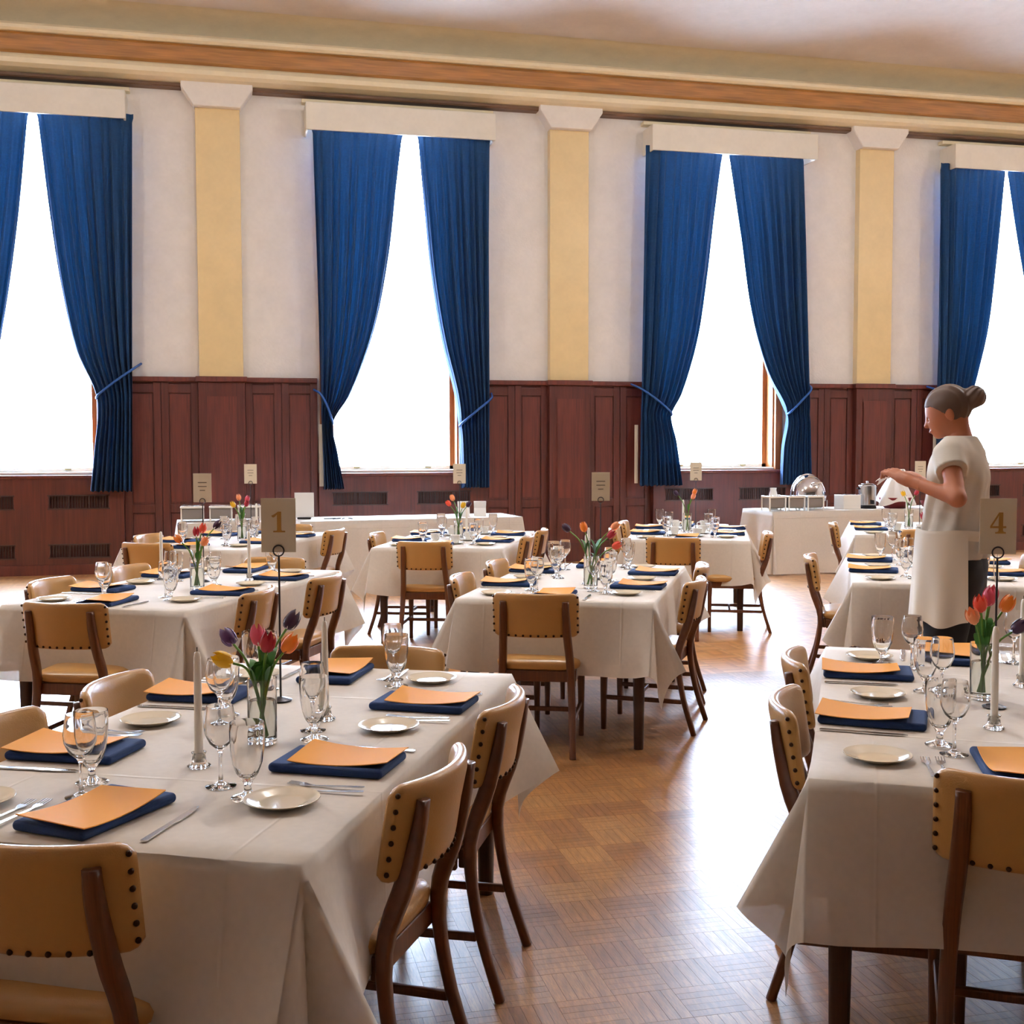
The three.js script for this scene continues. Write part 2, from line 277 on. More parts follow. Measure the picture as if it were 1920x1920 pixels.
// ---------------------------------------------------------------- curtains
const CURT = [ // window, side, inner edge [x offset, y]..., outer offsets top/bottom
  [0, -1, [[-.05, 5.25], [-.2, 4.1], [-.36, 3], [-.6, 2.2], [-.8, 1.8], [-.77, 1.4], [-.75, .97]], [-1.1, -1.1]], [0, 1, [[.06, 5.25], [.25, 4.1], [.4, 3.2], [.6, 2.4], [.76, 2], [.71, 1.4], [.66, .97]], [1.1, 1.1]],
  [1, -1, [[.11, 5.28], [-.03, 4.02], [-.2, 2.93], [-.36, 2.2], [-.54, 1.78], [-.52, 1.41], [-.5, .97]], [-1.1, -1.1]],
  [1, 1, [[.17, 5.28], [.28, 4.15], [.38, 3.37], [.54, 2.58], [.75, 2.04], [.71, 1.41], [.66, .97]], [1.22, 1.13]],
  [2, -1, [[.03, 5.28], [-.05, 4.64], [-.15, 3.8], [-.34, 2.89], [-.64, 2.11], [-.85, 1.76], [-.8, 1.4], [-.72, .97]], [-1.07, -.97]],
  [2, 1, [[.19, 5.28], [.26, 4.46], [.35, 3.56], [.48, 2.78], [.65, 2.09], [.69, 1.73], [.72, .97]], [1.1, 1.07]],
  [3, -1, [[-.13, 5.28], [-.23, 4.5], [-.33, 3.67], [-.47, 2.84], [-.69, 2.15], [-.83, 1.87], [-.76, 1.52], [-.68, .97]], [-1.19, -1.26]],
  [3, 1, [[-.07, 5.28], [.11, 4.17], [.27, 3.2], [.51, 2.44], [.79, 1.89], [.74, 1.45], [.72, .97]], [.98, 1.15]],
  [4, -1, [[-.3, 5.28], [-.41, 4.09], [-.53, 3.06], [-.67, 2.47], [-.82, 1.88], [-.77, 1.37], [-.74, .97]], [-1.29, -1.25]],
  [4, 1, [[-.26, 5.28], [-.05, 4.18], [.21, 3.08], [.48, 2.34], [.76, 1.81], [.73, 1.36], [.72, .97]], [1.1, 1.1]],
  [5, -1, [[-.05, 5.25], [-.2, 4.1], [-.36, 3], [-.6, 2.2], [-.8, 1.8], [-.77, 1.4], [-.75, .97]], [-1.1, -1.1]], [5, 1, [[.06, 5.25], [.25, 4.1], [.4, 3.2], [.6, 2.4], [.76, 2], [.71, 1.4], [.66, .97]], [1.1, 1.1]]];
const winName = ['offscreen left', 'leftmost', 'second', 'third', 'rightmost', 'offscreen right'];
CURT.forEach(([wi, side, inner, [o0, o1]], ci) => {
  const c = winX[wi], z0 = .262, pts = inner.map(([x, y]) => V(x, y, 0)), crv = new THREE.CatmullRomCurve3(pts, false, 'centripetal'), N = 90, tab = [];
  for (let i = 0; i <= 400; i++) tab.push(crv.getPoint(i / 400));
  const innerAt = (y) => { for (let i = 1; i < tab.length; i++) if (tab[i].y <= y) { const a = tab[i - 1], b = tab[i]; const t = (a.y - y) / Math.max(1e-6, a.y - b.y); return a.x + (b.x - a.x) * t; } return tab[tab.length - 1].x; };
  const tieY = inner.filter((p) => p[1] > 1.6 && p[1] < 2.12).reduce((m, p) => (Math.abs(p[0]) > Math.abs(m[0]) ? p : m))[1];
  const top = 5.28, bot = .97, folds = 9;
  const f = (u, v) => {                                             // u 0 outer .. 1 inner
    const y = top + (bot - top) * v, xo = o0 + (o1 - o0) * v, xi = innerAt(y), w = Math.abs(xi - xo);
    const full = Math.abs(innerAt(top) - o0), squeeze = Math.min(1, w / full), amp = .028 + .055 * (1 - squeeze) - (Math.abs(y - tieY) < .12 ? .03 * (1 - Math.abs(y - tieY) / .12) : 0);
    const ph = u * folds * Math.PI * 2 + .6 * Math.sin(v * 3 + u * 5 + ci) + ci;
    const x = xo + (xi - xo) * (u + .012 * Math.sin(ph * .5) * (v > .02 ? 1 : 0));
    const p = V(x, y + .012 * Math.sin(ph) * v * v, z0 + amp * (Math.sin(ph) + .35 * Math.sin(2.1 * ph + 1)) * (.35 + .65 * Math.min(1, v * 4))); p.u = u * 1.1; p.v = y; return p;
  };
  const g = thing('curtain', `blue velvet curtain tied back on the ${side < 0 ? 'left' : 'right'} of the ${winName[wi]} window`, 'curtain', [c, 0, ZB], 0, 'blue tied-back curtains');
  part('drape', grid(150, N, f), mat.curtain, g);
  // rope tieback: round the gathered cloth to a hook on the wall
  const xi = innerAt(tieY), xo = o0 + (o1 - o0) * ((top - tieY) / (top - bot)), hx = xo - side * -.06;
  part('tieback', tube([[xi - side * .0, tieY + .0, z0 + .02], [xi + side * .02, tieY + .03, z0 + .075], [(xi + xo) / 2, tieY + .18, z0 + .115], [xo, tieY + .33, z0 + .06], [hx + side * .02, tieY + .42, .02]], .014, 24, 8), M('#24579c', .6), g);
  const lw = .05; if (side < 0) part('lining', grid(2, 10, (u, v) => V(o1 + side * (.0 + lw * u), 1.75 + (bot + .03 - 1.75) * v, z0 - .045 + .01 * Math.sin(u * 3))), mat.lining, g);
});

// ---------------------------------------------------------------- floor: mosaic parquet blocks
{
  const B = .165, NX0 = -2.145, NX1 = 5.115, NZ0 = -7.095, NZ1 = -.495;
  const cw = document.createElement('canvas'); cw.width = cw.height = 1024; const cx = cw.getContext('2d'), NB = 8, px = 1024 / NB;
  const tones = ['#c98f4e', '#be8444', '#d29a5a', '#b5793b', '#d6a263'];
  for (let j = 0; j < NB; j++) for (let i = 0; i < NB; i++) for (let k = 0; k < 5; k++) {
    cx.fillStyle = tones[Math.floor(rnd() * 5)]; const t = px / 5, hor = (i + j) % 2;
    if (hor) cx.fillRect(i * px, j * px + k * t, px - 1, t - 1); else cx.fillRect(i * px + k * t, j * px, t - 1, px - 1);
  }
  const ft = new THREE.CanvasTexture(cw); ft.wrapS = ft.wrapT = THREE.RepeatWrapping; ft.colorSpace = THREE.SRGBColorSpace; ft.repeat.set(1 / (B * NB), 1 / (B * NB));
  const rough = noiseTex(256, (u, v) => { const k = 255 * (.62 + .2 * nA(u, v) + .18 * nB(u, v)); return [cl(k), cl(k), cl(k)]; }, [.4, .4]);
  const far = M('#ffffff', .5, { map: ft, roughnessMap: rough, clearcoat: 1, clearcoatRoughness: .36 });
  const floor = struct('floor', bx(XL - .3, XR + .3, -.2, -.0065, ZB - TH, ZF + .3), mat.floorSlab, 'polished mosaic parquet floor');
  part('parquet_field', merge([bx(XL, NX0, -.0065, 0, ZB, ZF), bx(NX1, XR, -.0065, 0, ZB, ZF), bx(NX0, NX1, -.0065, 0, ZB, NZ0), bx(NX0, NX1, -.0065, 0, NZ1, ZF)]), far, floor);
  const grain = woodTex(7, 7);
  const wmats = ['#cf9654', '#c48a49', '#d6a060', '#bb8042'].map((h) => M(h, .5, { map: grain, roughnessMap: rough, clearcoat: 1, clearcoatRoughness: .36, vertexColors: true }));
  const block = (hor, s) => { const L = []; seed = 100 + s; for (let k = 0; k < 5; k++) { const t = B / 5, a = -B / 2 + k * t + .0004, b = a + t - .0008, h = rr(-.0003, 0), c = rr(.8, 1.05); const g = hor ? bx(-B / 2 + .0004, B / 2 - .0004, -.0065, h, a, b) : bx(a, b, -.0065, h, -B / 2 + .0004, B / 2 - .0004); const col = new Float32Array(g.attributes.position.count * 3).fill(0).map((_, i) => c * [1, .97, .93][i % 3]); g.setAttribute('color', new THREE.BufferAttribute(col, 3)); L.push(g); } return mergeGeometries(L); };
  const geos = []; for (let s = 0; s < 8; s++) geos.push([block(0, s), block(1, s + 50)]);
  seed = 77; const cells = [];
  const cam = camera.clone(); cam.updateMatrixWorld(); cam.updateProjectionMatrix();
  for (let i = 0; NX0 + (i + 1) * B <= NX1 + .001; i++) for (let j = 0; NZ0 + (j + 1) * B <= NZ1 + .001; j++) { const x = NX0 + (i + .5) * B, z = NZ0 + (j + .5) * B, s = V(x, 0, z).project(cam), inside = Math.abs(s.x) < 1.03 && s.y > -1.03 && s.z < 1; cells.push({ x, z, hor: (i + j) % 2, g: Math.floor(rnd() * 8), m: Math.floor(rnd() * 4), key: inside && s.x > -.45 ? Math.hypot(x, z) : 1e3 + Math.hypot(x, z) }); }
  cells.sort((a, b) => a.key - b.key);
  cells.slice(0, 300).forEach((c) => { const m = part('parquet_block', geos[c.g][c.hor], wmats[c.m], floor); m.position.set(c.x, 0, c.z); });
  for (let m = 0; m < 4; m++) { const L = cells.slice(300).filter((c) => c.m === m).map((c) => geos[c.g][c.hor].clone().translate(c.x, 0, c.z)); const f = part('parquet_blocks', mergeGeometries(L), wmats[m], floor); f.userData.kind = 'stuff'; }
}

// ---------------------------------------------------------------- pendant lamps hanging above the middle of the hall
[[-4, -6.6], [1.6, -6.6], [7.2, -6.6], [12.8, -6.6]].forEach(([x, z], i) => {
  const p = thing('pendant_lamp', `frosted glass bowl pendant hanging above the hall, number ${['one', 'two', 'three', 'four'][i]} from the left`, 'lamp', [x, 0, z], 0, 'pendant lamps in a row above the hall');
  part('canopy', lathe([[0, HC], [.09, HC], [.08, HC - .03], [.02, HC - .06], [0, HC - .06]], 20), mat.brass, p);
  part('rod', lathe([[.012, 6.0], [.012, HC - .05]], 10), mat.brass, p);
  part('lamp_bowl', lathe([[0, 5.58], [.10, 5.595], [.18, 5.66], [.225, 5.76], [.232, 5.84], [.22, 5.84], [.212, 5.765], [.17, 5.675], [.095, 5.61], [0, 5.595]], 32), mat.shade, p);
  part('hanger', lathe([[.012, 5.86], [.02, 5.88], [.04, 5.92], [.03, 5.98], [.012, 6.02]], 12), mat.brass, p);
  const l = new THREE.PointLight(LAMP_COLOR, LAMP_POWER, 0, 2); l.position.set(x, 5.74, z); l.castShadow = true; l.shadow.radius = 6; scene.add(l);
});

// ---------------------------------------------------------------- tables, cloths
const TY = .73, TW = .98, TL = 1.83, CY = TY + .001;               // cloth surface height
const TAB = {                                                      // centre x, z, turn in degrees, words for labels
  L1: [.062, -3.187, 25.5, 'the front left table'], R1: [2.167, -2.995, 29.5, 'the front right table'], M1: [1.93, -6.358, 26.5, 'the centre table'],
  L2: [-.233, -6.648, 28, 'the second left table'], R2: [4.207, -6.43, 28.5, 'the waitress table'], M0: [1.807, -9.445, 22, 'the far middle-left table'],
  M2: [3.899, -9.641, 23, 'the far middle-right table'], L3: [.032, -9.803, 27, 'the far left table'], R3: [5.992, -9.548, 28, 'the farthest right table'],
};
const rad = (d) => d * Math.PI / 180;
const at = (T, a, b, y = CY) => { const [x, z, d] = TAB[T], t = rad(d); return [x + a * Math.cos(t) + b * Math.sin(t), y, z + a * Math.sin(t) - b * Math.cos(t)]; };
const yaw = (T) => -rad(TAB[T][2]);
function clothGeo(w, l, o, top, seedN, flare = .3, floorLen = false) {   // a rectangular cloth over a w x l top, hanging o over every edge
  const a = w / 2 + .004, b = l / 2 + .004, cr = .012;
  const ss = (n, h) => { const L = []; for (let i = 0; i <= 12; i++) L.push(-h - o + o * i / 12); for (let i = 1; i < n; i++) L.push(-h + 2 * h * i / n); for (let i = 0; i <= 12; i++) L.push(h + o * i / 12); return L; };
  const U = ss(14, a), W = ss(22, b), pos = [], uv = [], idx = [];
  for (const v of W) for (const u of U) {
    const sx = Math.sign(u), sz = Math.sign(v), dx = Math.max(0, Math.abs(u) - a), dz = Math.max(0, Math.abs(v) - b);
    let x = u, y = top, z = v;
    if (dx > 0 && dz > 0) {
      const r0 = Math.hypot(dx, dz), r = floorLen ? Math.min(r0, o) : r0, ph = Math.atan2(dz, dx), be = flare * (.62 + .38 * Math.cos(4 * ph)) + .05 * Math.sin(6 * ph + seedN);
      x = sx * (a + Math.cos(ph) * Math.sin(be) * r); z = sz * (b + Math.sin(ph) * Math.sin(be) * r); y = top - r * Math.cos(be);
    } else if (dx > 0 || dz > 0) {
      const d = dx || dz, along = dx > 0 ? v : u, half = dx > 0 ? b : a, near = Math.max(0, 1 - (half - Math.abs(along)) / .34);
      const wave = (floorLen ? .05 * Math.sin(along * 16 + seedN) : .022 * Math.sin(along * 8 + seedN * 2.1)) , be = flare * near * near + .05 + wave * Math.min(1, (half - Math.abs(along)) / .2);
      const out = Math.sin(be) * d; if (dx > 0) x = sx * (a + out); else z = sz * (b + out); y = top - d * Math.cos(be);
      if (!dx) x = u; if (!dz) z = v;
    } else y = top + .0008 * Math.sin(u * 21 + seedN) * Math.sin(v * 17 + 2 * seedN);
    pos.push(x, Math.max(.004, y), z); uv.push(u, v);
  }
  const n = U.length; for (let j = 0; j < W.length - 1; j++) for (let i = 0; i < n - 1; i++) { const p = j * n + i; idx.push(p, p + n, p + 1, p + 1, p + n, p + n + 1); }
  const g = new THREE.BufferGeometry(); g.setAttribute('position', new THREE.Float32BufferAttribute(pos, 3)); g.setAttribute('uv', new THREE.Float32BufferAttribute(uv, 2)); g.setIndex(idx); g.computeVertexNormals(); return g;
}
const legGeo = sweep([[0, 0, 0], [0, .35, 0], [0, .7, 0]], (t) => .045 + .02 * t, (t) => .045 + .02 * t, 4);
function tableBody(t, w, l) {
  part('tabletop', rbx(w, .025, l, .008, 0, TY - .018, 0), mat.tableWood, t);
  const s = .003, padShell = [bx(-w / 2 - s, w / 2 + s, TY - .25, TY - .006, l / 2, l / 2 + s), bx(-w / 2 - s, w / 2 + s, TY - .25, TY - .006, -l / 2 - s, -l / 2), bx(w / 2, w / 2 + s, TY - .25, TY - .006, -l / 2, l / 2), bx(-w / 2 - s, -w / 2, TY - .25, TY - .006, -l / 2, l / 2), bx(-w / 2 - s, w / 2 + s, TY - .006, TY - .003, -l / 2 - s, l / 2 + s)];
  part('felt_pad', merge(padShell), mat.pad, t);
  part('apron', merge([bx(-w / 2 + .06, w / 2 - .06, TY - .12, TY - .03, l / 2 - .08, l / 2 - .06), bx(-w / 2 + .06, w / 2 - .06, TY - .12, TY - .03, -l / 2 + .06, -l / 2 + .08), bx(w / 2 - .08, w / 2 - .06, TY - .12, TY - .03, -l / 2 + .06, l / 2 - .06), bx(-w / 2 + .06, -w / 2 + .08, TY - .12, TY - .03, -l / 2 + .06, l / 2 - .06)]), mat.tableWood, t);
  for (const sx of [-1, 1]) for (const sz of [-1, 1]) { const m = part('leg', legGeo, mat.tableWood, t); m.position.set(sx * (w / 2 - .07), 0, sz * (l / 2 - .07)); }
}
let proto = null;
Object.keys(TAB).forEach((k, i) => {
  const [x, z, d, nm] = TAB[k];
  if (!proto) { proto = thing('dining_table', `dark wood dining table under the white cloth, ${nm}`, 'table', [x, 0, z], yaw(k), 'cloth-covered dining tables'); tableBody(proto, TW, TL); }
  else copy(proto, `dark wood dining table under the white cloth, ${nm}`, [x, 0, z], yaw(k));
  one('tablecloth', clothGeo(TW, TL, .36, TY, i * 1.7 + .4, .42), mat.cloth, `white tablecloth with hanging corners over ${nm}`, 'tablecloth', [x, 0, z], yaw(k), 'white tablecloths on the dining tables');
});

// ---------------------------------------------------------------- chairs
const chairGeo = (() => {
  const G = {};
  const RC = .36, PW = .44, PH = .215, PT = .03, YC = .685, lean = .16;     // curved upholstered back panel
  G.panelAt = (x, dy, out) => { const ph = x / RC, zc = -.295 + RC * (1 - Math.cos(ph)); return V((RC + out * 0) * Math.sin(ph) - out * Math.sin(ph) * -1 * 1, YC + dy, zc - out * Math.cos(ph) - lean * dy); };
  const nu = 30, ring = []; for (let k = 0; k < 28; k++) { const a = k / 28 * Math.PI * 2, c = Math.cos(a), s = Math.sin(a); ring.push([Math.sign(c) * Math.pow(Math.abs(c), .75), Math.sign(s) * Math.pow(Math.abs(s), .28)]); }
  const pos = [], idx = [], uv = [];
  for (let i = 0; i <= nu; i++) {
    const u = -1 + 2 * i / nu, x = u * PW / 2, e = Math.max(0, (Math.abs(u) - .8) / .2), hh = PH / 2 * (1 - .22 * e * e * e), tt = PT / 2 * (i === 0 || i === nu ? .25 : 1 - .3 * e * e);
    for (const [c, s] of ring) { const dy = s * hh * (1) + (s > .9 ? .0 : 0), roll = s > .55 ? 1.25 : 1, p = G.panelAt(x, dy, c * tt * roll); pos.push(p.x, p.y, p.z); uv.push(x, dy); }
  }
  const n = ring.length; for (let i = 0; i < nu; i++) for (let k = 0; k < n; k++) { const a = i * n + k, b = i * n + (k + 1) % n; idx.push(a, b, a + n, b, b + n, a + n); }
  for (let k = 1; k < n - 1; k++) { idx.push(0, k + 1, k); const o = nu * n; idx.push(o, o + k, o + k + 1); }
  const back = new THREE.BufferGeometry(); back.setAttribute('position', new THREE.Float32BufferAttribute(pos, 3)); back.setAttribute('uv', new THREE.Float32BufferAttribute(uv, 2)); back.setIndex(idx); back.computeVertexNormals(); G.back = back;
  G.nailPos = []; for (const s of [-1, 1]) for (let k = 0; k < 6; k++) G.nailPos.push(G.panelAt(s * .206, -.082 + k * .034, .0145)); for (let k = 0; k < 10; k++) G.nailPos.push(G.panelAt(-.16 + k * .0356, -.097, .013));
  G.nail = new THREE.SphereGeometry(.0062, 8, 6); G.nails = merge(G.nailPos.map((p) => G.nail.clone().translate(p.x, p.y, p.z)));
  G.post = (s) => sweep([[s * .185, 0, -.30], [s * .175, .22, -.235], [s * .165, .43, -.215], [s * .155, .58, -.262], [s * .15, .70, -.292], [s * .15, .755, -.30]], (t) => .03 + .008 * Math.sin(t * 3), (t) => .026 + .016 * Math.exp(-Math.pow((t - .55) / .2, 2)), 18);
  const seatPlan = (k, inset) => { const a = k / 36 * Math.PI * 2, c = Math.cos(a), s = Math.sin(a), e = .36, X = Math.sign(c) * Math.pow(Math.abs(c), e), Z = Math.sign(s) * Math.pow(Math.abs(s), e), wz = .19 + .025 * (Z + 1) / 2 + .01; return [X * (wz + .0 - inset), Z * (.205 - inset)]; };
  const lay = [[.0, .405, .012], [0, .415, 0], [0, .435, -.004], [0, .45, .004], [0, .461, .03], [0, .466, .08], [0, .467, .19]];
  const sp = [], si = [], su = []; for (const [, y, ins] of lay) for (let k = 0; k < 36; k++) { const [x, z] = seatPlan(k, ins); sp.push(x, y, z); su.push(x, z); }
  for (let j = 0; j < lay.length - 1; j++) for (let k = 0; k < 36; k++) { const a = j * 36 + k, b = j * 36 + (k + 1) % 36; si.push(a, a + 36, b, b, a + 36, b + 36); }
  for (let k = 1; k < 35; k++) si.push(0, k, k + 1);
  const top = (lay.length - 1) * 36; for (let k = 1; k < 35; k++) si.push(top, top + k + 1, top + k);
  const seat = new THREE.BufferGeometry(); seat.setAttribute('position', new THREE.Float32BufferAttribute(sp, 3)); seat.setAttribute('uv', new THREE.Float32BufferAttribute(su, 2)); seat.setIndex(si); seat.computeVertexNormals(); G.seat = seat;
  G.rail = merge([rbx(.39, .055, .022, .006, 0, .378, .178), rbx(.33, .055, .022, .006, 0, .378, -.19), rbx(.022, .055, .36, .006, -.178, .378, 0), rbx(.022, .055, .36, .006, .178, .378, 0)]);
  G.front = (s) => sweep([[s * .182, 0, .178], [s * .182, .2, .178], [s * .18, .405, .176]], (t) => .026 + .014 * t, (t) => .026 + .014 * t, 6);
  const barZ = (s) => { const g = rbx(.018, .024, .40, .006, 0, 0, 0); g.rotateY(s * .0); g.translate(s * .178, .17, -.035); return g; };
  G.stretchers = [barZ(-1), barZ(1), rbx(.35, .024, .018, .006, 0, .17, .02)];
  return G;
})();
function buildChair(c, nails) {
  const b = part('backrest', chairGeo.back, mat.vinyl, c);
  if (nails) chairGeo.nailPos.forEach((p) => { const m = part('nailhead', chairGeo.nail, mat.nail, b); m.position.copy(p); }); else part('nailheads', chairGeo.nails, mat.nail, b).userData.kind = 'stuff';
  part('seat', chairGeo.seat, mat.vinyl, c); part('seat_rail', chairGeo.rail, mat.chairWood, c);
  for (const s of [-1, 1]) { part('leg', chairGeo.post(s), mat.chairWood, c); part('leg', chairGeo.front(s), mat.chairWood, c); }
  for (const g of chairGeo.stretchers) part('stretcher', g, mat.chairWood, c);
}
const SEAT = {                                                     // side: along, across, chair turn
  front: 'near end', back: 'far end', l1: 'near left side', l2: 'far left side', r1: 'near right side', r2: 'far right side' };
const chairAt = {                                                  // [a, b, extra turn] of the chair at each seat, per table
  front: [-.03, -.78, Math.PI], back: [.03, .72, 0], l1: [-.335, -.37, Math.PI / 2], l2: [-.335, .33, Math.PI / 2], r1: [.335, -.36, -Math.PI / 2], r2: [.335, .29, -Math.PI / 2] };
const CH = [ // table, seat, shift a, shift b, turn
  ['L1', 'front', .035, 0, .03, 1], ['L1', 'r1', 0, -.03, -.08, 1], ['L1', 'r2', .0, 0, .0, 1], ['L1', 'l1', -.02, .12, .05, 1], ['L1', 'l2', .0, -.03, .06, 1], ['L1', 'back', .01, 0, 0, 1],
  ['M1', 'front', -.04, -.05, .08, 1], ['M1', 'r1', .05, .05, -.1, 1], ['M1', 'r2', .02, .12, .05, 1], ['M1', 'l1', .0, -.03, .05], ['M1', 'l2', .0, .05, 0],
  ['R1', 'l1', .035, .05, 0, 1], ['R1', 'l2', .03, .06, .05, 1], ['R1', 'front', .02, .06, -.03, 1], ['R1', 'r1', 0, 0, 0], ['R1', 'r2', 0, 0, 0],
  ['L2', 'front', .03, -.12, .1, 1], ['L2', 'l1', -.01, 0, .05], ['L2', 'l2', 0, 0, 0], ['L2', 'r1', .07, -.18, .1, 1], ['L2', 'r2', .14, -.14, 0, 1], ['L2', 'back', 0, 0, 0],
  ['R2', 'l1', -.12, .44, .0], ['R2', 'r1', .02, .1, 0], ['R2', 'r2', 0, 0, 0],
  ['M0', 'front', -.05, .02, .05], ['M0', 'r1', 0, 0, .0], ['M0', 'r2', .03, .04, 0], ['M0', 'l1', -.02, .1, .05],
  ['M2', 'front', -.07, -.35, 0], ['M2', 'r1', .02, -.4, 0], ['M2', 'l1', -.02, .0, 0], ['M2', 'l2', 0, .1, 0],
  ['L3', 'front', -.15, -.04, 0], ['L3', 'l1', 0, 0, 0], ['L3', 'r2', .05, .2, 0], ['L3', 'back', 0, 0, 0],
  ['R3', 'front', .1, .0, 0], ['R3', 'l1', -.05, .1, 0], ['R3', 'r1', 0, 0, 0]];
let chairN = null, chairF = null;
for (const [T, s, da, db, tw, near] of CH) {
  const [a, b, t] = chairAt[s], p = at(T, a + da, b + db, 0), label = `tan vinyl and wood dining chair at the ${SEAT[s]} of ${TAB[T][3]}`, turn = yaw(T) + t + tw;
  const src = near ? chairN : chairF;
  if (src) copy(src, label, p, turn); else { const c = thing('dining_chair', label, 'chair', p, turn, 'tan upholstered dining chairs'); buildChair(c, near); if (near) chairN = c; else chairF = c; }
}

// ---------------------------------------------------------------- place settings
const gobletGeo = (() => { const g = lathe([[0, 0], [.036, .0], [.0365, .003], [.03, .006], [.012, .012], [.008, .02], [.0085, .032], [.014, .042], [.024, .056], [.032, .078], [.037, .11], [.0385, .15], [.0375, .168], [.0362, .168], [.0368, .15], [.0352, .11], [.030, .08], [.022, .06], [.010, .05], [0, .049]], 40); const p = g.attributes.position; for (let i = 0; i < p.count; i++) { const y = p.getY(i), x = p.getX(i), z = p.getZ(i), r = Math.hypot(x, z); if (y > .04 && y < .125 && r > .012) { const k = 1 + .02 * Math.cos(10 * Math.atan2(z, x)) * Math.sin((y - .04) / .085 * Math.PI); p.setX(i, x * k); p.setZ(i, z * k); } } g.computeVertexNormals(); return g; })();
const wineGeo = lathe([[0, 0], [.034, 0], [.0345, .002], [.02, .005], [.006, .012], [.004, .03], [.004, .075], [.008, .085], [.024, .1], [.034, .122], [.036, .14], [.033, .165], [.0295, .185], [.0285, .185], [.032, .165], [.0348, .14], [.0328, .122], [.022, .102], [.006, .09], [0, .089]], 32);
const plateGeo = lathe([[0, .004], [.045, .004], [.052, .006], [.07, .013], [.081, .016], [.082, .0145], [.07, .0095], [.05, .0005], [.046, 0], [0, 0]], 48);
const saucerGeo = lathe([[0, .004], [.03, .004], [.06, .012], [.07, .014], [.07, .012], [.04, .0005], [0, 0]], 32);
const cupGeo = lathe([[0, .014], [.024, .014], [.03, .03], [.038, .06], [.041, .075], [.039, .075], [.036, .06], [.028, .032], [.02, .02], [0, .019]], 32);
const napGeo = rbx(.285, .022, .185, .0105, 0, .011, 0, 3);
const menuGeo = (() => { const g = new THREE.BoxGeometry(.245, .0022, .172, 14, 1, 4), p = g.attributes.position; for (let i = 0; i < p.count; i++) { const x = p.getX(i), z = p.getZ(i); p.setY(i, p.getY(i) + .010 * Math.pow(Math.abs(x) / .1225, 2) + .004 * (z / .086) * (x / .12)); } g.computeVertexNormals(); return g; })();
const forkGeo = (() => { const L = []; const sh = new THREE.Shape(); sh.moveTo(-.006, -.095); sh.quadraticCurveTo(0, -.1, .006, -.095); sh.lineTo(.003, .02); sh.quadraticCurveTo(.003, .035, .011, .045); sh.lineTo(.011, .085); for (const x of [.011, .0045, -.002, -.0085]) { sh.lineTo(x, .085); sh.lineTo(x - .0025, .085); if (x > -.008) { sh.lineTo(x - .0025, .055); sh.lineTo(x - .0065, .055); } } sh.lineTo(-.011, .045); sh.quadraticCurveTo(-.003, .035, -.003, .02); sh.closePath(); const g = new THREE.ExtrudeGeometry(sh, { depth: .0018, bevelEnabled: false }); g.rotateX(-Math.PI / 2); const p = g.attributes.position; for (let i = 0; i < p.count; i++) p.setY(i, p.getY(i) + .006 * Math.pow((p.getZ(i) + .0) / .1, 2)); g.computeVertexNormals(); return g; })();
const knifeGeo = (() => { const sh = new THREE.Shape(); sh.moveTo(-.007, -.11); sh.quadraticCurveTo(0, -.116, .007, -.11); sh.lineTo(.005, .0); sh.lineTo(.008, .01); sh.quadraticCurveTo(.011, .08, .0, .112); sh.lineTo(-.006, .1); sh.lineTo(-.006, 0); sh.closePath(); const g = new THREE.ExtrudeGeometry(sh, { depth: .002, bevelEnabled: true, bevelThickness: .0006, bevelSize: .0006, bevelSegments: 1 }); g.rotateX(-Math.PI / 2); g.translate(0, .0008, 0); return g; })();
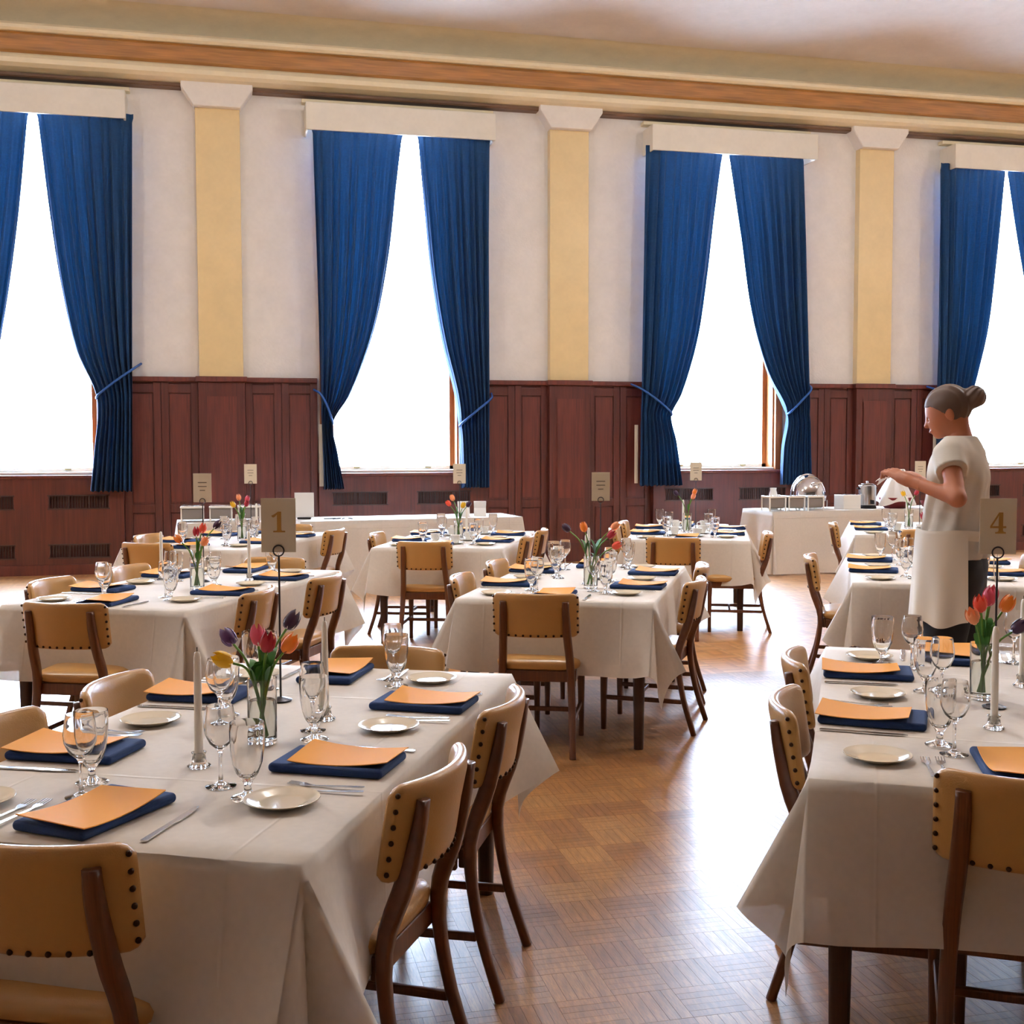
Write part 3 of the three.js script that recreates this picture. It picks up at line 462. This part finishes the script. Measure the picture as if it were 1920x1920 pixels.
// seat frames: origin on the table in front of the seat; "right" and "ahead" as the guest sees it
const seatAt = { front: [-.02, -.735, 0], back: [-.06, .76, Math.PI], l1: [-.35, -.29, -Math.PI / 2], l2: [-.35, .385, -Math.PI / 2], r1: [.335, -.28, Math.PI / 2], r2: [.345, .40, Math.PI / 2] };
function place(T, s, right, ahead, y = CY) { const [a, b, t] = seatAt[s], ca = Math.cos(t), sa = Math.sin(t); return at(T, a + right * ca - ahead * sa, b + right * sa + ahead * ca, y); }   // t turns counter-clockwise seen from above
const facing = (T, s) => yaw(T) + seatAt[s][2];
const settings = { L1: 1, R1: 1, M1: 1, L2: 1, R2: 1, M0: 2, M2: 2, L3: 1, R3: 2 };
seed = 4242;
for (const T of Object.keys(TAB)) for (const s of Object.keys(SEAT)) {
  const where = `${SEAT[s]} of ${TAB[T][3]}`, f = facing(T, s), cup = settings[T] === 2, j = () => rr(-.012, .012);
  if (T === 'R3' && s !== 'front' && s !== 'l1' && s !== 'l2') continue;
  const end = s === 'front' || s === 'back', mTurn = f + Math.PI / 2 + rr(-.08, .08) + (T === 'L1' && s === 'front' ? -.25 : 0);
  const nr = j(), na = j();
  one('napkin', napGeo, mat.navy, `folded navy napkin at the ${where}`, 'napkin', place(T, s, nr, na), mTurn, 'folded navy napkins under the menus');
  one('menu_card', menuGeo, mat.menu, `orange menu card on navy napkin, ${where}`, 'menu', place(T, s, nr + .006, na - .025, CY + .0235), mTurn + rr(-.05, .05), 'orange menu cards on the napkins');
  one('bread_plate', plateGeo, mat.plate, `cream bread plate at the ${where}`, 'plate', place(T, s, -.315 + j(), .02 + j()), 0, 'cream bread plates');
  one('water_goblet', gobletGeo, mat.glass, `pressed-glass water goblet at the ${where}`, 'glass', place(T, s, .235 + j(), .165 + j()), rr(0, 3), 'water goblets on the tables');
  if (!cup) one('wine_glass', wineGeo, mat.glass, `stemmed wine glass at the ${where}`, 'glass', place(T, s, (end ? .15 : .33) + j(), (end ? .245 : .2) + j()), 0, 'wine glasses on the tables');
  if (T === 'L1' || T === 'R1' || T === 'M1' || T === 'L2') {
    one('dinner_fork', forkGeo, mat.steel, `outer steel dinner fork at the ${where}`, 'fork', place(T, s, -.205 + j() * .5, -.03, CY + .001), f + rr(-.06, .06), 'steel forks');
    one('salad_fork', forkGeo, mat.steel, `inner steel salad fork at the ${where}`, 'fork', place(T, s, -.17 + j() * .3, -.02, CY + .001), f + rr(-.06, .06), 'steel forks');
    one('dinner_knife', knifeGeo, mat.steel, `steel dinner knife at the ${where}`, 'knife', place(T, s, .165 + j() * .5, -.02, CY + .001), f + rr(-.05, .05), 'steel knives');
  }
  if (cup) {
    const p = place(T, s, .09 + j() * .5, .225 + j() * .5), c = thing('coffee_cup', `white china cup and saucer at the ${where}`, 'cup', p, rr(0, 6), 'white cups and saucers');
    part('saucer', saucerGeo, mat.china, c); const k = part('cup', cupGeo, mat.china, c); k.position.y = -.006; part('handle', new THREE.TorusGeometry(.016, .004, 8, 14, 4.2).rotateZ(-2.1).translate(.047, .046, 0), mat.china, k);
  }
}

// ---------------------------------------------------------------- vases of tulips, candles, number stands
const vaseGeo = lathe([[0, 0], [.034, 0], [.037, .003], [.038, .17], [.036, .17], [.035, .014], [0, .012]], 36), waterGeo = lathe([[0, .0125], [.0348, .0145], [.0354, .11], [0, .11]], 32);
const headGeo = (() => { const L = []; for (let k = 0; k < 6; k++) { const inner = k % 2, g = grid(8, 8, (u, v) => { const a = (u - .5) * 1.25, w = Math.sin(Math.min(1, v * 1.02) * Math.PI * .93 + .12), r = (.021 + (inner ? -.003 : 0)) * (v < .08 ? v / .08 * .9 + .1 : Math.pow(Math.max(0, Math.sin(.35 + v * 2.35)), .6)); return V(r * Math.sin(a * w), v * .058, r * Math.cos(a * w)); }); g.rotateY(k * Math.PI / 3); L.push(g); } return merge(L); })();
const tulipMats = { yellow: '#e8b80f', pink: '#d8566a', red: '#b3142c', orange: '#ee8a25', purple: '#3d1b3f', violet: '#5c2f6b', coral: '#e8583a', peach: '#f1a06a' };
const tm = {}; for (const k in tulipMats) tm[k] = M(tulipMats[k], .5, { side: THREE.DoubleSide, transmission: .2, thickness: 0 });
function tulip(T, base, color, dx, dz, h, droop, where) {           // stem from the vase bottom to the head
  const t = thing('tulip', `${color} tulip in the glass vase on ${where}`, 'tulip', base, yaw(T), 'tulips in glass vases');
  const m = .02, sx = -dx * .12, sz = -dz * .12, pts = [[sx, m, sz], [dx * .1, h * .45, dz * .1], [dx * .55, h * .85, dz * .55], [dx, h - droop, dz]];
  const l = Math.hypot(dx, dz) || 1, k = Math.min(1, .03 / l);
  pts[1] = [dx * Math.min(.1, k), h * .45, dz * Math.min(.1, k)];
  part('stem', tube(pts, .0034, 18, 7), mat.stem, t);
  const c = new THREE.CatmullRomCurve3(pts.map((p) => V(...p))), e = c.getPoint(1), d = c.getTangent(1), hd = part('flower_head', headGeo, tm[color], t); hd.position.copy(e); hd.quaternion.setFromUnitVectors(V(0, 1, 0), d); 
  for (const sgn of [1, -1]) { const q = c.getPoint(.45), w = V(-dz, 0, dx).normalize().multiplyScalar(sgn), dir = V(dx, 0, dz).multiplyScalar(.35 * sgn); const lf = grid(3, 10, (u, v) => { const s = Math.sin(Math.PI * Math.min(1, v * .96 + .04)) * .016 * (u - .5) * 2, y = q.y + v * h * .4 - v * v * v * h * .14, o = v * v * .9; return V(q.x + dir.x * o + w.x * (s + .012 * v), y, q.z + dir.z * o + w.z * (s + .012 * v)); }); part('leaf', lf, mat.leaf, t); }
}
const candleGeo = lathe([[0, 0], [.0105, 0], [.0085, .25], [.006, .262], [0, .265]], 16), holderGeo = lathe([[0, 0], [.026, 0], [.028, .004], [.018, .012], [.015, .03], [.018, .036], [.0125, .036], [.011, .012], [0, .012]], 24);
const font = await new FontLoader().loadAsync('fonts/droid/droid_serif_bold.typeface.json');
function numberStand(T, a, b, text, turn, h = .44) {
  const nm = TAB[T][3], s = thing('table_number_stand', `thin metal stand holding a table number card on ${nm}`, 'sign stand', at(T, a, b), turn, 'table number stands');
  part('base', lathe([[0, 0], [.032, 0], [.034, .004], [.01, .012], [0, .013]], 24), mat.darkMetal, s);
  part('rod', lathe([[.0032, .01], [.0032, h]], 8), mat.darkMetal, s);
  part('ring_clip', new THREE.TorusGeometry(.016, .0022, 8, 24).translate(0, h + .014, .004), mat.darkMetal, s);
  const c = part('card', rbx(.104, .162, .0022, .001, 0, h + .09, 0), mat.card, s);
  const g = new TextGeometry(text || '1', { font, size: .062, depth: .0006, curveSegments: 5 }); g.computeBoundingBox(); const bb = g.boundingBox; g.translate(-(bb.min.x + bb.max.x) / 2, h + .10 - .031, .0011);
  if (text) part('numeral', g, mat.gold, c);
  else for (const y of [.12, .098, .076]) part('print_line', rbx(.03 + .02 * (y > .09), .004, .0012, .0004, 0, h + y, .0013), mat.ink, c);
}
const CENT = { // vase a, b; tulips [colour, dx, dz, height, droop]; candles [a, b]; stand [a, b, text]
  L1: [.056, -.11, [['yellow', -.055, .05, .235, .02], ['pink', -.012, -.01, .25, 0], ['red', .022, .02, .24, 0], ['orange', .06, .0, .238, 0], ['purple', .035, -.08, .285, .0], ['violet', -.10, -.05, .245, .0]], [[0, -.35], [.12, .17]], [-.1, .37, '1']],
  R1: [-.02, .09, [['coral', -.012, .03, .265, 0], ['pink', .01, .0, .28, 0], ['orange', .05, .0, .265, 0], ['peach', -.03, .05, .235, 0], ['purple', .075, .03, .21, 0], ['red', .02, -.04, .285, 0]], [[-.03, -.30], [.12, .32]], [.0, -.03, '4']],
  M1: [.10, -.36, [['orange', -.03, .0, .30, 0], ['red', .09, .0, .27, 0], ['coral', .12, .03, .22, 0], ['purple', -.12, -.04, .30, 0], ['peach', .10, -.07, .31, 0]], [[.05, -.2], [-.02, .3]], [.09, .05]],
  L2: [.12, -.14, [['orange', -.07, .03, .25, 0], ['red', .0, .0, .28, 0], ['purple', .07, -.06, .32, 0], ['coral', .03, .0, .30, 0], ['peach', .06, .04, .24, 0]], [[-.30, .2], [.2, .3]], [-.02, .18]],
  R2: [0, .1, [['orange', .05, 0, .3, 0], ['red', -.04, .0, .29, 0], ['purple', 0, .06, .3, 0]], [[0, -.3], [0, .4]], [.1, .0]],
  M0: [.0, -.05, [['peach', -.04, 0, .31, 0], ['coral', -.06, .03, .27, 0], ['purple', .06, -.03, .26, 0], ['yellow', .03, .0, .25, 0]], [[0, .3]], [-.02, .1]],
  M2: [-.02, -.05, [['orange', .05, 0, .33, 0], ['peach', .04, .03, .29, 0], ['purple', -.08, .0, .32, 0]], [[-.06, .12]], [.05, .1]],
  L3: [.08, -.08, [['pink', .04, 0, .31, 0], ['peach', -.02, 0, .32, 0], ['red', .06, .05, .28, 0], ['yellow', -.04, .04, .27, 0]], [[0, .35]], [.0, .25]],
  R3: [0, 0, [['red', .05, 0, .3, 0], ['yellow', -.04, 0, .29, 0]], [[0, .3]], [.1, .1]],
};
for (const T of Object.keys(CENT)) {
  const [a, b, tl, cd, st] = CENT[T], nm = TAB[T][3];
  const v = thing('glass_vase', `clear glass cylinder vase of tulips on ${nm}`, 'vase', at(T, a, b), 0, 'glass vases on the tables');
  part('vase_wall', vaseGeo, mat.glass, v); part('water', waterGeo, mat.water, v);
  for (const [c, dx, dz, h, dr] of tl) tulip(T, at(T, a, b), c, dx, dz, h, dr, nm);
  cd.forEach(([ca, cb], k) => { const c = thing('taper_candle', `unlit white taper candle at the ${k ? 'far' : 'near'} side of vase, ${nm}`, 'candle', at(T, ca, cb), 0, 'white taper candles'); const h = part('glass_holder', holderGeo, mat.glass, c); const w = part('wax_taper', candleGeo, mat.candle, c); w.position.y = .014; part('wick', lathe([[.0012, .264], [.0012, .275]], 6), mat.wick, w); });
  numberStand(T, st[0], st[1], st[2], -.2337 + rr(-.12, .12));
}

// ---------------------------------------------------------------- serving tables along the windows
function servingTable(x, z, w, d, turn, nm, i) {
  const t = thing('serving_table', `long serving table under a floor-length cloth, ${nm}`, 'table', [x, 0, z], turn, 'serving tables along the windows'); 
  part('tabletop', rbx(w, .025, d, .006, 0, TY - .018, 0), mat.tableWood, t);
  for (const sx of [-1, 1]) for (const sz of [-1, 1]) { const m = part('leg', legGeo, mat.tableWood, t); m.position.set(sx * (w / 2 - .1), 0, sz * (d / 2 - .08)); }
  one('serving_cloth', clothGeo(w, d, .715, TY, i, .12, true), mat.cloth, `floor-length white cloth on the serving table ${nm}`, 'tablecloth', [x, 0, z], turn, 'floor-length serving cloths');
}
servingTable(1.8, -12.42, 2.35, .75, rad(5), 'under the second window', 3.1);
servingTable(7.35, -12.72, 2.75, .76, rad(2), 'beside the third window', 5.3);
servingTable(-.12, -12.3, .84, .7, rad(4), 'behind the far left table', 1.3);
{
  const S2 = (x, z, y = TY) => [x, y, z];
  // roll-top chafing dish
  const c = thing('chafing_dish', 'round polished chrome roll-top chafing dish on the serving table', 'chafing dish', S2(6.72, -12.86, TY + .002), .1);
  part('lid', (() => { const g = new THREE.SphereGeometry(.21, 40, 20, 0, Math.PI * 2, 0, Math.PI / 2); g.scale(1, 1.2, .9); g.translate(0, .15, 0); return g; })(), mat.chrome, c);
  part('pan', lathe([[0, .09], [.2, .09], [.215, .15], [.225, .155], [.205, .152], [.19, .1], [0, .1]], 40), mat.chrome, c);
  part('frame', tube(Array.from({ length: 15 }, (_, i) => { const a = Math.PI * i / 14; return [Math.cos(a) * .228, .14 + Math.sin(a) * .265, -.03]; }), .010, 40, 8), mat.chrome, c);
  for (const [x, z] of [[-.17, .13], [.17, .13], [-.17, -.13], [.17, -.13]]) part('leg', lathe([[.008, 0], [.008, .1]], 8).translate(x, 0, z), mat.chrome, c);
  part('handle', tube([[-.06, .3, .16], [-.05, .31, .2], [.05, .31, .2], [.06, .3, .16]], .008, 12, 8), mat.chrome, c);
  // white rimmed pans in stands
  [[6.09, -12.5], [6.33, -12.5], [6.57, -12.5]].forEach(([x, z], i) => { const t = thing('serving_pan', `white framed warming pan with grey side, number ${['one', 'two', 'three'][i]} from the left, serving table`, 'pan', S2(x, z), 0, 'white framed pans beside the chafing dish'); part('tray', rbx(.19, .12, .2, .015, 0, .09, 0), mat.pageGrey, t); part('rim', rbx(.215, .025, .23, .01, 0, .16, 0), mat.china, t); for (const sx of [-1, 1]) for (const sz of [-1, 1]) part('leg', rbx(.016, .16, .016, .004, sx * .098, .08, sz * .105), mat.china, t); });
  // carafe
  const k = thing('carafe', 'tall white carafe beside the warming pans', 'carafe', S2(6.2, -12.74)); part('body', lathe([[0, 0], [.055, 0], [.06, .01], [.062, .12], [.045, .19], [.035, .23], [.04, .255], [.036, .255], [.03, .23], [0, .225]], 28), mat.china, k); part('handle', tube([[.05, .17, 0], [.095, .16, 0], [.095, .08, 0], [.06, .05, 0]], .008, 14, 8), mat.china, k);
  // coffee urn
  const u = thing('coffee_urn', 'small polished steel coffee urn with black tap on serving table', 'urn', S2(7.38, -12.66)); part('body', lathe([[0, .03], [.1, .03], [.105, .05], [.105, .27], [.095, .285], [0, .285]], 32), mat.steel, u); part('lid', lathe([[0, .33], [.012, .325], [.012, .305], [.06, .3], [.09, .287], [0, .287]], 28), mat.steel, u); part('tap', rbx(.025, .05, .05, .008, 0, .08, .125), mat.black, u); for (const s of [-1, 1]) part('handle', rbx(.03, .02, .025, .007, s * .118, .24, 0), mat.black, u); part('base', lathe([[0, 0], [.11, 0], [.11, .02], [.1, .032], [0, .032]], 28), mat.black, u);
  // stacked white boxes
  one('paper_box', rbx(.24, .17, .2, .008, 0, .085, 0), mat.china, 'plain white paper box between chafing dish and coffee urn', 'box', S2(7.1, -12.62), .08);
  // white linen draped over a basket
  const b = thing('bread_basket', 'maroon bread basket under a peaked white linen napkin', 'basket', S2(7.73, -12.62)); part('bowl', lathe([[0, 0], [.12, 0], [.17, .06], [.19, .13], [.18, .13], [.16, .065], [.11, .012], [0, .012]], 32), mat.maroon, b);
  part('linen', grid(36, 14, (q, v) => { const a = q * Math.PI * 2, r = .02 + .2 * v + .03 * v * Math.sin(a * 5), y = .42 - .36 * Math.pow(v, 1.4) + .03 * v * Math.cos(a * 3 + 1); return V(r * Math.cos(a), y, r * Math.sin(a)); }), mat.linen, b);
  one('maroon_bowl', lathe([[0, 0], [.06, 0], [.09, .03], [.11, .09], [.105, .09], [.085, .034], [.055, .008], [0, .008]], 28), mat.maroon, 'maroon bowl at the right of the white linen', 'bowl', S2(8.12, -12.5));
  // things on the second-window serving table
  for (const [i, x] of [[0, 2.42], [1, 2.6]]) { const t = thing('tent_card', `white folded tent card, ${i ? 'right' : 'left'} one of two, on serving table`, 'card', [x, TY + .002, -12.42], -.1, 'white tent cards on the serving table'); for (const s of [-1, 1]) { const m = part('leaf', rbx(.13, .17, .003, .001, 0, .083, 0), mat.card2 ??= M('#f3f3f1', .7), t); m.position.z = s * .03; m.rotation.x = -s * .34; } }
  for (let i = 0; i < 4; i++) one('pen', merge([lathe([[0, -.07], [.005, -.06], [.005, .065], [0, .07]], 8).rotateZ(Math.PI / 2)]), mat.black, `dark pen, number ${['one', 'two', 'three', 'four'][i]} from the left, serving table edge`, 'pen', [.98 + i * .07, TY + .0065, -12.3 + .02 * (i % 2)], .3 + i * .5, 'pens on the serving table');
  const sg = thing('info_sign', 'small white sign card standing on the serving table behind', 'sign', [.72, TY + .002, -12.35], -.2); part('card', rbx(.2, .26, .004, .001, 0, .145, 0), mat.card2, sg); part('foot', rbx(.14, .02, .06, .004, 0, .01, 0), mat.darkMetal, sg);
  // trays behind the far left table
  [[-.4, 0], [-.12, 1], [.16, 2]].forEach(([x, i]) => { const t = thing('serving_tray', `white rimmed serving tray, ${['left', 'middle', 'right'][i]} one behind the far left table`, 'tray', [x, TY + .002, -12.3], 0, 'white rimmed trays behind the far left table'); part('tray', rbx(.2, .11, .24, .012, 0, .08, 0), mat.pageGrey, t); part('rim', rbx(.235, .025, .27, .01, 0, .145, 0), mat.china, t); for (const sx of [-1, 1]) part('leg', rbx(.018, .15, .22, .004, sx * .105, .075, 0), mat.china, t); });
}

// ---------------------------------------------------------------- the waitress
{
  const P = thing('person', 'waitress in white blouse, apron and black trousers holding a napkin', 'person', [3.2, 0, -4.72], Math.atan2(-.664, -.748));
  const cap = (p, a, b, ra, rb) => { const bx0 = b[0] - a[0], by = b[1] - a[1], bz = b[2] - a[2], px = p[0] - a[0], py = p[1] - a[1], pz = p[2] - a[2]; const t = Math.max(0, Math.min(1, (px * bx0 + py * by + pz * bz) / (bx0 * bx0 + by * by + bz * bz))); return Math.hypot(px - bx0 * t, py - by * t, pz - bz * t) - (ra + (rb - ra) * t); };
  const ell = (p, c, r) => { const x = (p[0] - c[0]) / r[0], y = (p[1] - c[1]) / r[1], z = (p[2] - c[2]) / r[2], k = Math.hypot(x, y, z); return (k - 1) * Math.min(...r); };
  const sm = (a, b, k) => { const h = Math.max(0, k - Math.abs(a - b)) / k; return Math.min(a, b) - h * h * k / 4; };
  const EL = [.31, 1.265, -.085], WL = [.232, 1.345, .165], SL = [.182, 1.445, -.012], ER = [-.27, 1.22, .04], WR = [-.055, 1.34, .215], SR = [-.182, 1.445, -.012];
  const torso = (p, g = 0) => { const q = [p[0], p[1], p[2] * 1.4]; let d = cap(q, [0, .95, 0], [0, 1.12, 0], .165 + g, .128 + g); d = sm(d, cap(q, [0, 1.12, 0], [0, 1.34, -.01], .128 + g, .155 + g), .06); d = sm(d, cap(q, [-.11, 1.43, -.02], [.11, 1.43, -.02], .072 + g, .072 + g), .08); return d / 1.15; };
  const legs = (p, g = 0) => { let d = 9; for (const s of [-1, 1]) { d = Math.min(d, sm(cap(p, [s * .092, .93, 0], [s * .092, .5, .015], .098 + g, .062 + g), cap(p, [s * .092, .5, .015], [s * .095, .09, -.01], .06 + g, .04 + g), .03)); } return d; };
  const arms = (p, g = 0) => Math.min(sm(cap(p, SL, EL, .048 + g, .035 + g), cap(p, EL, WL, .036 + g, .025 + g), .02), sm(cap(p, SR, ER, .05 + g, .038 + g), cap(p, ER, WR, .039 + g, .026 + g), .02));
  // head, turned to her left and bowed
  const HC0 = [.004, 1.585, .015], hy = .22, hp = .3;
  const toHead = (p) => { let x = p[0] - HC0[0], y = p[1] - HC0[1], z = p[2] - HC0[2]; [x, z] = [x * Math.cos(hy) - z * Math.sin(hy), x * Math.sin(hy) + z * Math.cos(hy)]; [y, z] = [y * Math.cos(hp) + z * Math.sin(hp), -y * Math.sin(hp) + z * Math.cos(hp)]; return [x, y, z]; };
  const neck = (p) => cap(p, [0, 1.46, -.03], [.004, 1.60, .005], .056, .05);
  const head = (p) => { const h = toHead(p); let d = ell(h, [0, .085, .005], [.074, .092, .094]); d = sm(d, ell(h, [0, .03, .045], [.056, .062, .055]), .04); d = sm(d, cap(h, [0, -.022, .075], [0, -.015, .062], .018, .03), .03); d = sm(d, cap(h, [0, .062, .093], [0, .03, .113], .007, .011), .012); d = sm(d, ell(h, [0, .0, .095], [.022, .009, .012]), .01);
    for (const s of [-1, 1]) { d = Math.max(d, -(Math.hypot(h[0] - s * .031, h[1] - .055, h[2] - .105) - .014)); d = sm(d, ell(h, [s * .076, .05, 0], [.01, .03, .018]), .008); } return d; };
  const hand = (p, W, dir, up, side) => {                           // palm, four fingers and a thumb, curled round the linen
    const f = V(...dir).normalize(), u = V(...up).addScaledVector(f, -V(...up).dot(f)).normalize(), s = f.clone().cross(u).multiplyScalar(side), o = V(...W), pt = (a, b, c) => { const q = o.clone().addScaledVector(f, a).addScaledVector(s, b).addScaledVector(u, c); return [q.x, q.y, q.z]; };
    let d = cap(p, pt(-.02, 0, 0), pt(.02, 0, 0), .025, .025); for (const b of [-.022, -.007, .008, .022]) d = sm(d, cap(p, pt(.02, b * .7, 0), pt(.075, b, .003), .016, .0125), .012);
    const len = [.85, 1.0, 1.05, .95]; [-.026, -.0085, .009, .0265].forEach((b, i) => { const L = len[3 - i]; d = Math.min(d, sm(cap(p, pt(.075, b, .004), pt(.075 + .036 * L, b, -.006), .0095, .0088), cap(p, pt(.075 + .036 * L, b, -.006), pt(.075 + .046 * L, b * .95, -.036 * L), .0088, .0078), .006)); });
    d = sm(d, sm(cap(p, pt(.015, .022, -.004), pt(.045, .046, -.016), .0125, .0105), cap(p, pt(.045, .046, -.016), pt(.078, .04, -.03), .0105, .0085), .005), .008); return d;
  };
  const handL = (p) => hand(p, WL, [-.16, .12, .3], [.3, .9, 0], 1), handR = (p) => hand(p, WR, [.25, .12, .25], [-.2, .95, 0], -1);
  const body = (p) => sm(sm(sm(torso(p), legs(p), .06), arms(p), .03), neck(p), .04);
  const feet = (p) => { let d = 9; for (const s of [-1, 1]) d = Math.min(d, cap(p, [s * .095, .045, -.03], [s * .1, .035, .15], .038, .03)); return d; };
  const g1 = nets([-.4, .03, -.22], [.44, 1.62, .3], .012, (x, y, z) => sm(body([x, y, z]), feet([x, y, z]), .03));
  const near = (W) => [[W[0] - .13, W[1] - .11, W[2] - .11], [W[0] + .13, W[1] + .12, W[2] + .17]];
  const g2 = nets(...near(WL), .0035, (x, y, z) => sm(handL([x, y, z]), Math.max(arms([x, y, z]), z < WL[2] - .08 ? 1 : -1), .02));
  const g3 = nets(...near(WR), .0035, (x, y, z) => sm(handR([x, y, z]), Math.max(arms([x, y, z]), 0 - 1), .02));
  const g4 = nets([-.15, 1.5, -.16], [.16, 1.82, .2], .0045, (x, y, z) => sm(head([x, y, z]), Math.max(neck([x, y, z]), 1.53 - y), .03));
  part('body', merge([g1, g2, g3, g4]), mat.skin, P);
  // hair with a bun: a cap over the skull that leaves the face and ears free
  const hair = (p) => { const h = toHead(p); let d = ell(h, [0, .088, -.002], [.083, .1, .102]); const face = Math.max(h[2] - (.035 + .45 * (h[1] - .085)), 0) ; d = Math.max(d, -(Math.hypot(h[0] * .55, h[1] - .02, h[2] - .095) - .092)); d = Math.max(d, -(h[1] - .0 + .9 * Math.min(0, -h[2] - .02))); d += .0016 * Math.sin(h[0] * 190 + h[2] * 60); const bun = ell(h, [0, .095, -.122], [.052, .05, .046]) + .002 * Math.sin(Math.atan2(h[1] - .12, h[0]) * 9 + h[2] * 120); return sm(d, bun, .02); };
  part('hair', nets([-.17, 1.5, -.25], [.17, 1.85, .2], .005, (x, y, z) => hair([x, y, z])), mat.hair, P);
  const fromHead = (x, y, z) => { let Y = y * Math.cos(hp) - z * Math.sin(hp), Z = y * Math.sin(hp) + z * Math.cos(hp); const X = x * Math.cos(hy) + Z * Math.sin(hy), Z2 = -x * Math.sin(hy) + Z * Math.cos(hy); return [X + HC0[0], Y + HC0[1], Z2 + HC0[2]]; };
  for (const s of [-1, 1]) part('eye', new THREE.SphereGeometry(.0115, 14, 10).translate(...fromHead(s * .031, .055, .084)), mat.eye, P);
  part('mouth', new THREE.SphereGeometry(1, 14, 8).scale(.022, .006, .008).rotateX(hp).rotateY(hy).translate(...fromHead(0, -.001, .102)), mat.lip, P);
  // blouse with cap sleeves, loose over the waist
  const blouse = (p) => { let d = torso(p, .03); const q = [p[0], p[1], p[2] * 1.3]; d = sm(d, cap(q, [0, 1.0, 0], [0, 1.18, 0], .178, .165) / 1.1, .05); for (const S of [[SL, EL], [SR, ER]]) { const [a, b] = S, e = [a[0] + (b[0] - a[0]) * .32, a[1] + (b[1] - a[1]) * .32, a[2] + (b[2] - a[2]) * .32]; d = sm(d, cap(p, a, e, .068, .07), .03); } { const az = Math.atan2(p[0], p[2]), w = Math.min(1, Math.max(0, (1.40 - p[1]) * 5)); d += w * (.0075 * Math.sin(az * 7 + 2.2 * Math.sin(p[1] * 9)) + .005 * Math.sin(az * 13 - p[1] * 22)) + .003 * Math.sin(p[1] * 46 + p[0] * 30) * (p[1] < 1.2 ? 1.6 : .6); } d = sm(d, Math.max(cap(p, [0, 1.47, -.03], [0, 1.53, -.015], .075, .066), p[1] - 1.535), .03); d = Math.max(d, p[1] - 1.535, .985 - p[1]); for (const [a, b] of [[SL, EL], [SR, ER]]) { const n = V(b[0] - a[0], b[1] - a[1], b[2] - a[2]).normalize(); const t = (p[0] - a[0]) * n.x + (p[1] - a[1]) * n.y + (p[2] - a[2]) * n.z; if (Math.abs(p[0]) > .17) d = Math.max(d, t - .085); } return d; };
  part('blouse', nets([-.36, .96, -.24], [.36, 1.56, .24], .009, (x, y, z) => blouse([x, y, z])), mat.blouse, P);
  const trousers = (p) => { let d = legs(p, .022); d = sm(d, cap([p[0], p[1], p[2] * 1.3], [0, .9, 0], [0, 1.04, 0], .168, .15) / 1.1, .05); d += .002 * Math.sin(p[1] * 40 + p[0] * 30); return Math.max(d, p[1] - 1.06, .07 - p[1]); };
  part('trousers', nets([-.26, .05, -.2], [.26, 1.08, .2], .011, (x, y, z) => trousers([x, y, z])), mat.black, P);
  part('shoes', nets([-.2, 0, -.1], [.2, .1, .22], .008, (x, y, z) => Math.max(feet([x, y, z]) - .006, .004 - y, y - .075)), mat.black, P);
  // long apron wrapped from her right hip round the front to behind the left hip
  const ap = (u, v) => { const a = rad(-60 + 185 * u), y = 1.10 - .40 * v, k = .198 + .025 * v + .008 * Math.sin(a * 9) * v, q = V(Math.sin(a) * k * 1.04, y - .015 * Math.sin(a * 5) * v, Math.cos(a) * (k * .82 + .008)); q.u = u; q.v = v; return q; };
  const apron = part('apron', grid(60, 20, ap), mat.apron, P);
  part('waistband', grid(72, 3, (u, v) => { const a = u * Math.PI * 2, o = .004 * Math.sin(v * Math.PI); return V(Math.sin(a) * (.199 + o), 1.115 - .045 * v + .004 * Math.sin(a * 4), Math.cos(a) * (.166 + o)); }), mat.apron, apron);
  part('bow', merge([1, -1].flatMap((k) => [grid(10, 6, (u, v) => V(k * .075 * u, 1.09 + (v - .5) * .05 * Math.sin(.4 + u * 2.2) - .02 * u, -.176 - .022 * Math.sin(u * 3) * (1 - Math.abs(v - .5)))), grid(4, 8, (u, v) => V(k * (.012 + .03 * v + .022 * (u - .5)), 1.085 - .2 * v, -.172 - .012 * v - .004 * Math.sin(v * 7)))])), mat.apron, apron);
  const napP = V(.11, 1.372, .262).applyAxisAngle(V(0, 1, 0), P.rotation.y).add(P.position);
  one('held_napkin', grid(16, 10, (u, v) => V((u - .5) * .15, .012 * Math.sin(u * 9) - .05 * v * v, (v - .5) * .11 + .006 * Math.sin(u * 14))), mat.linen, 'small white napkin held in the hands of the waitress', 'napkin', [napP.x, napP.y, napP.z], P.rotation.y + .2);
}
renderer.render(scene, camera);
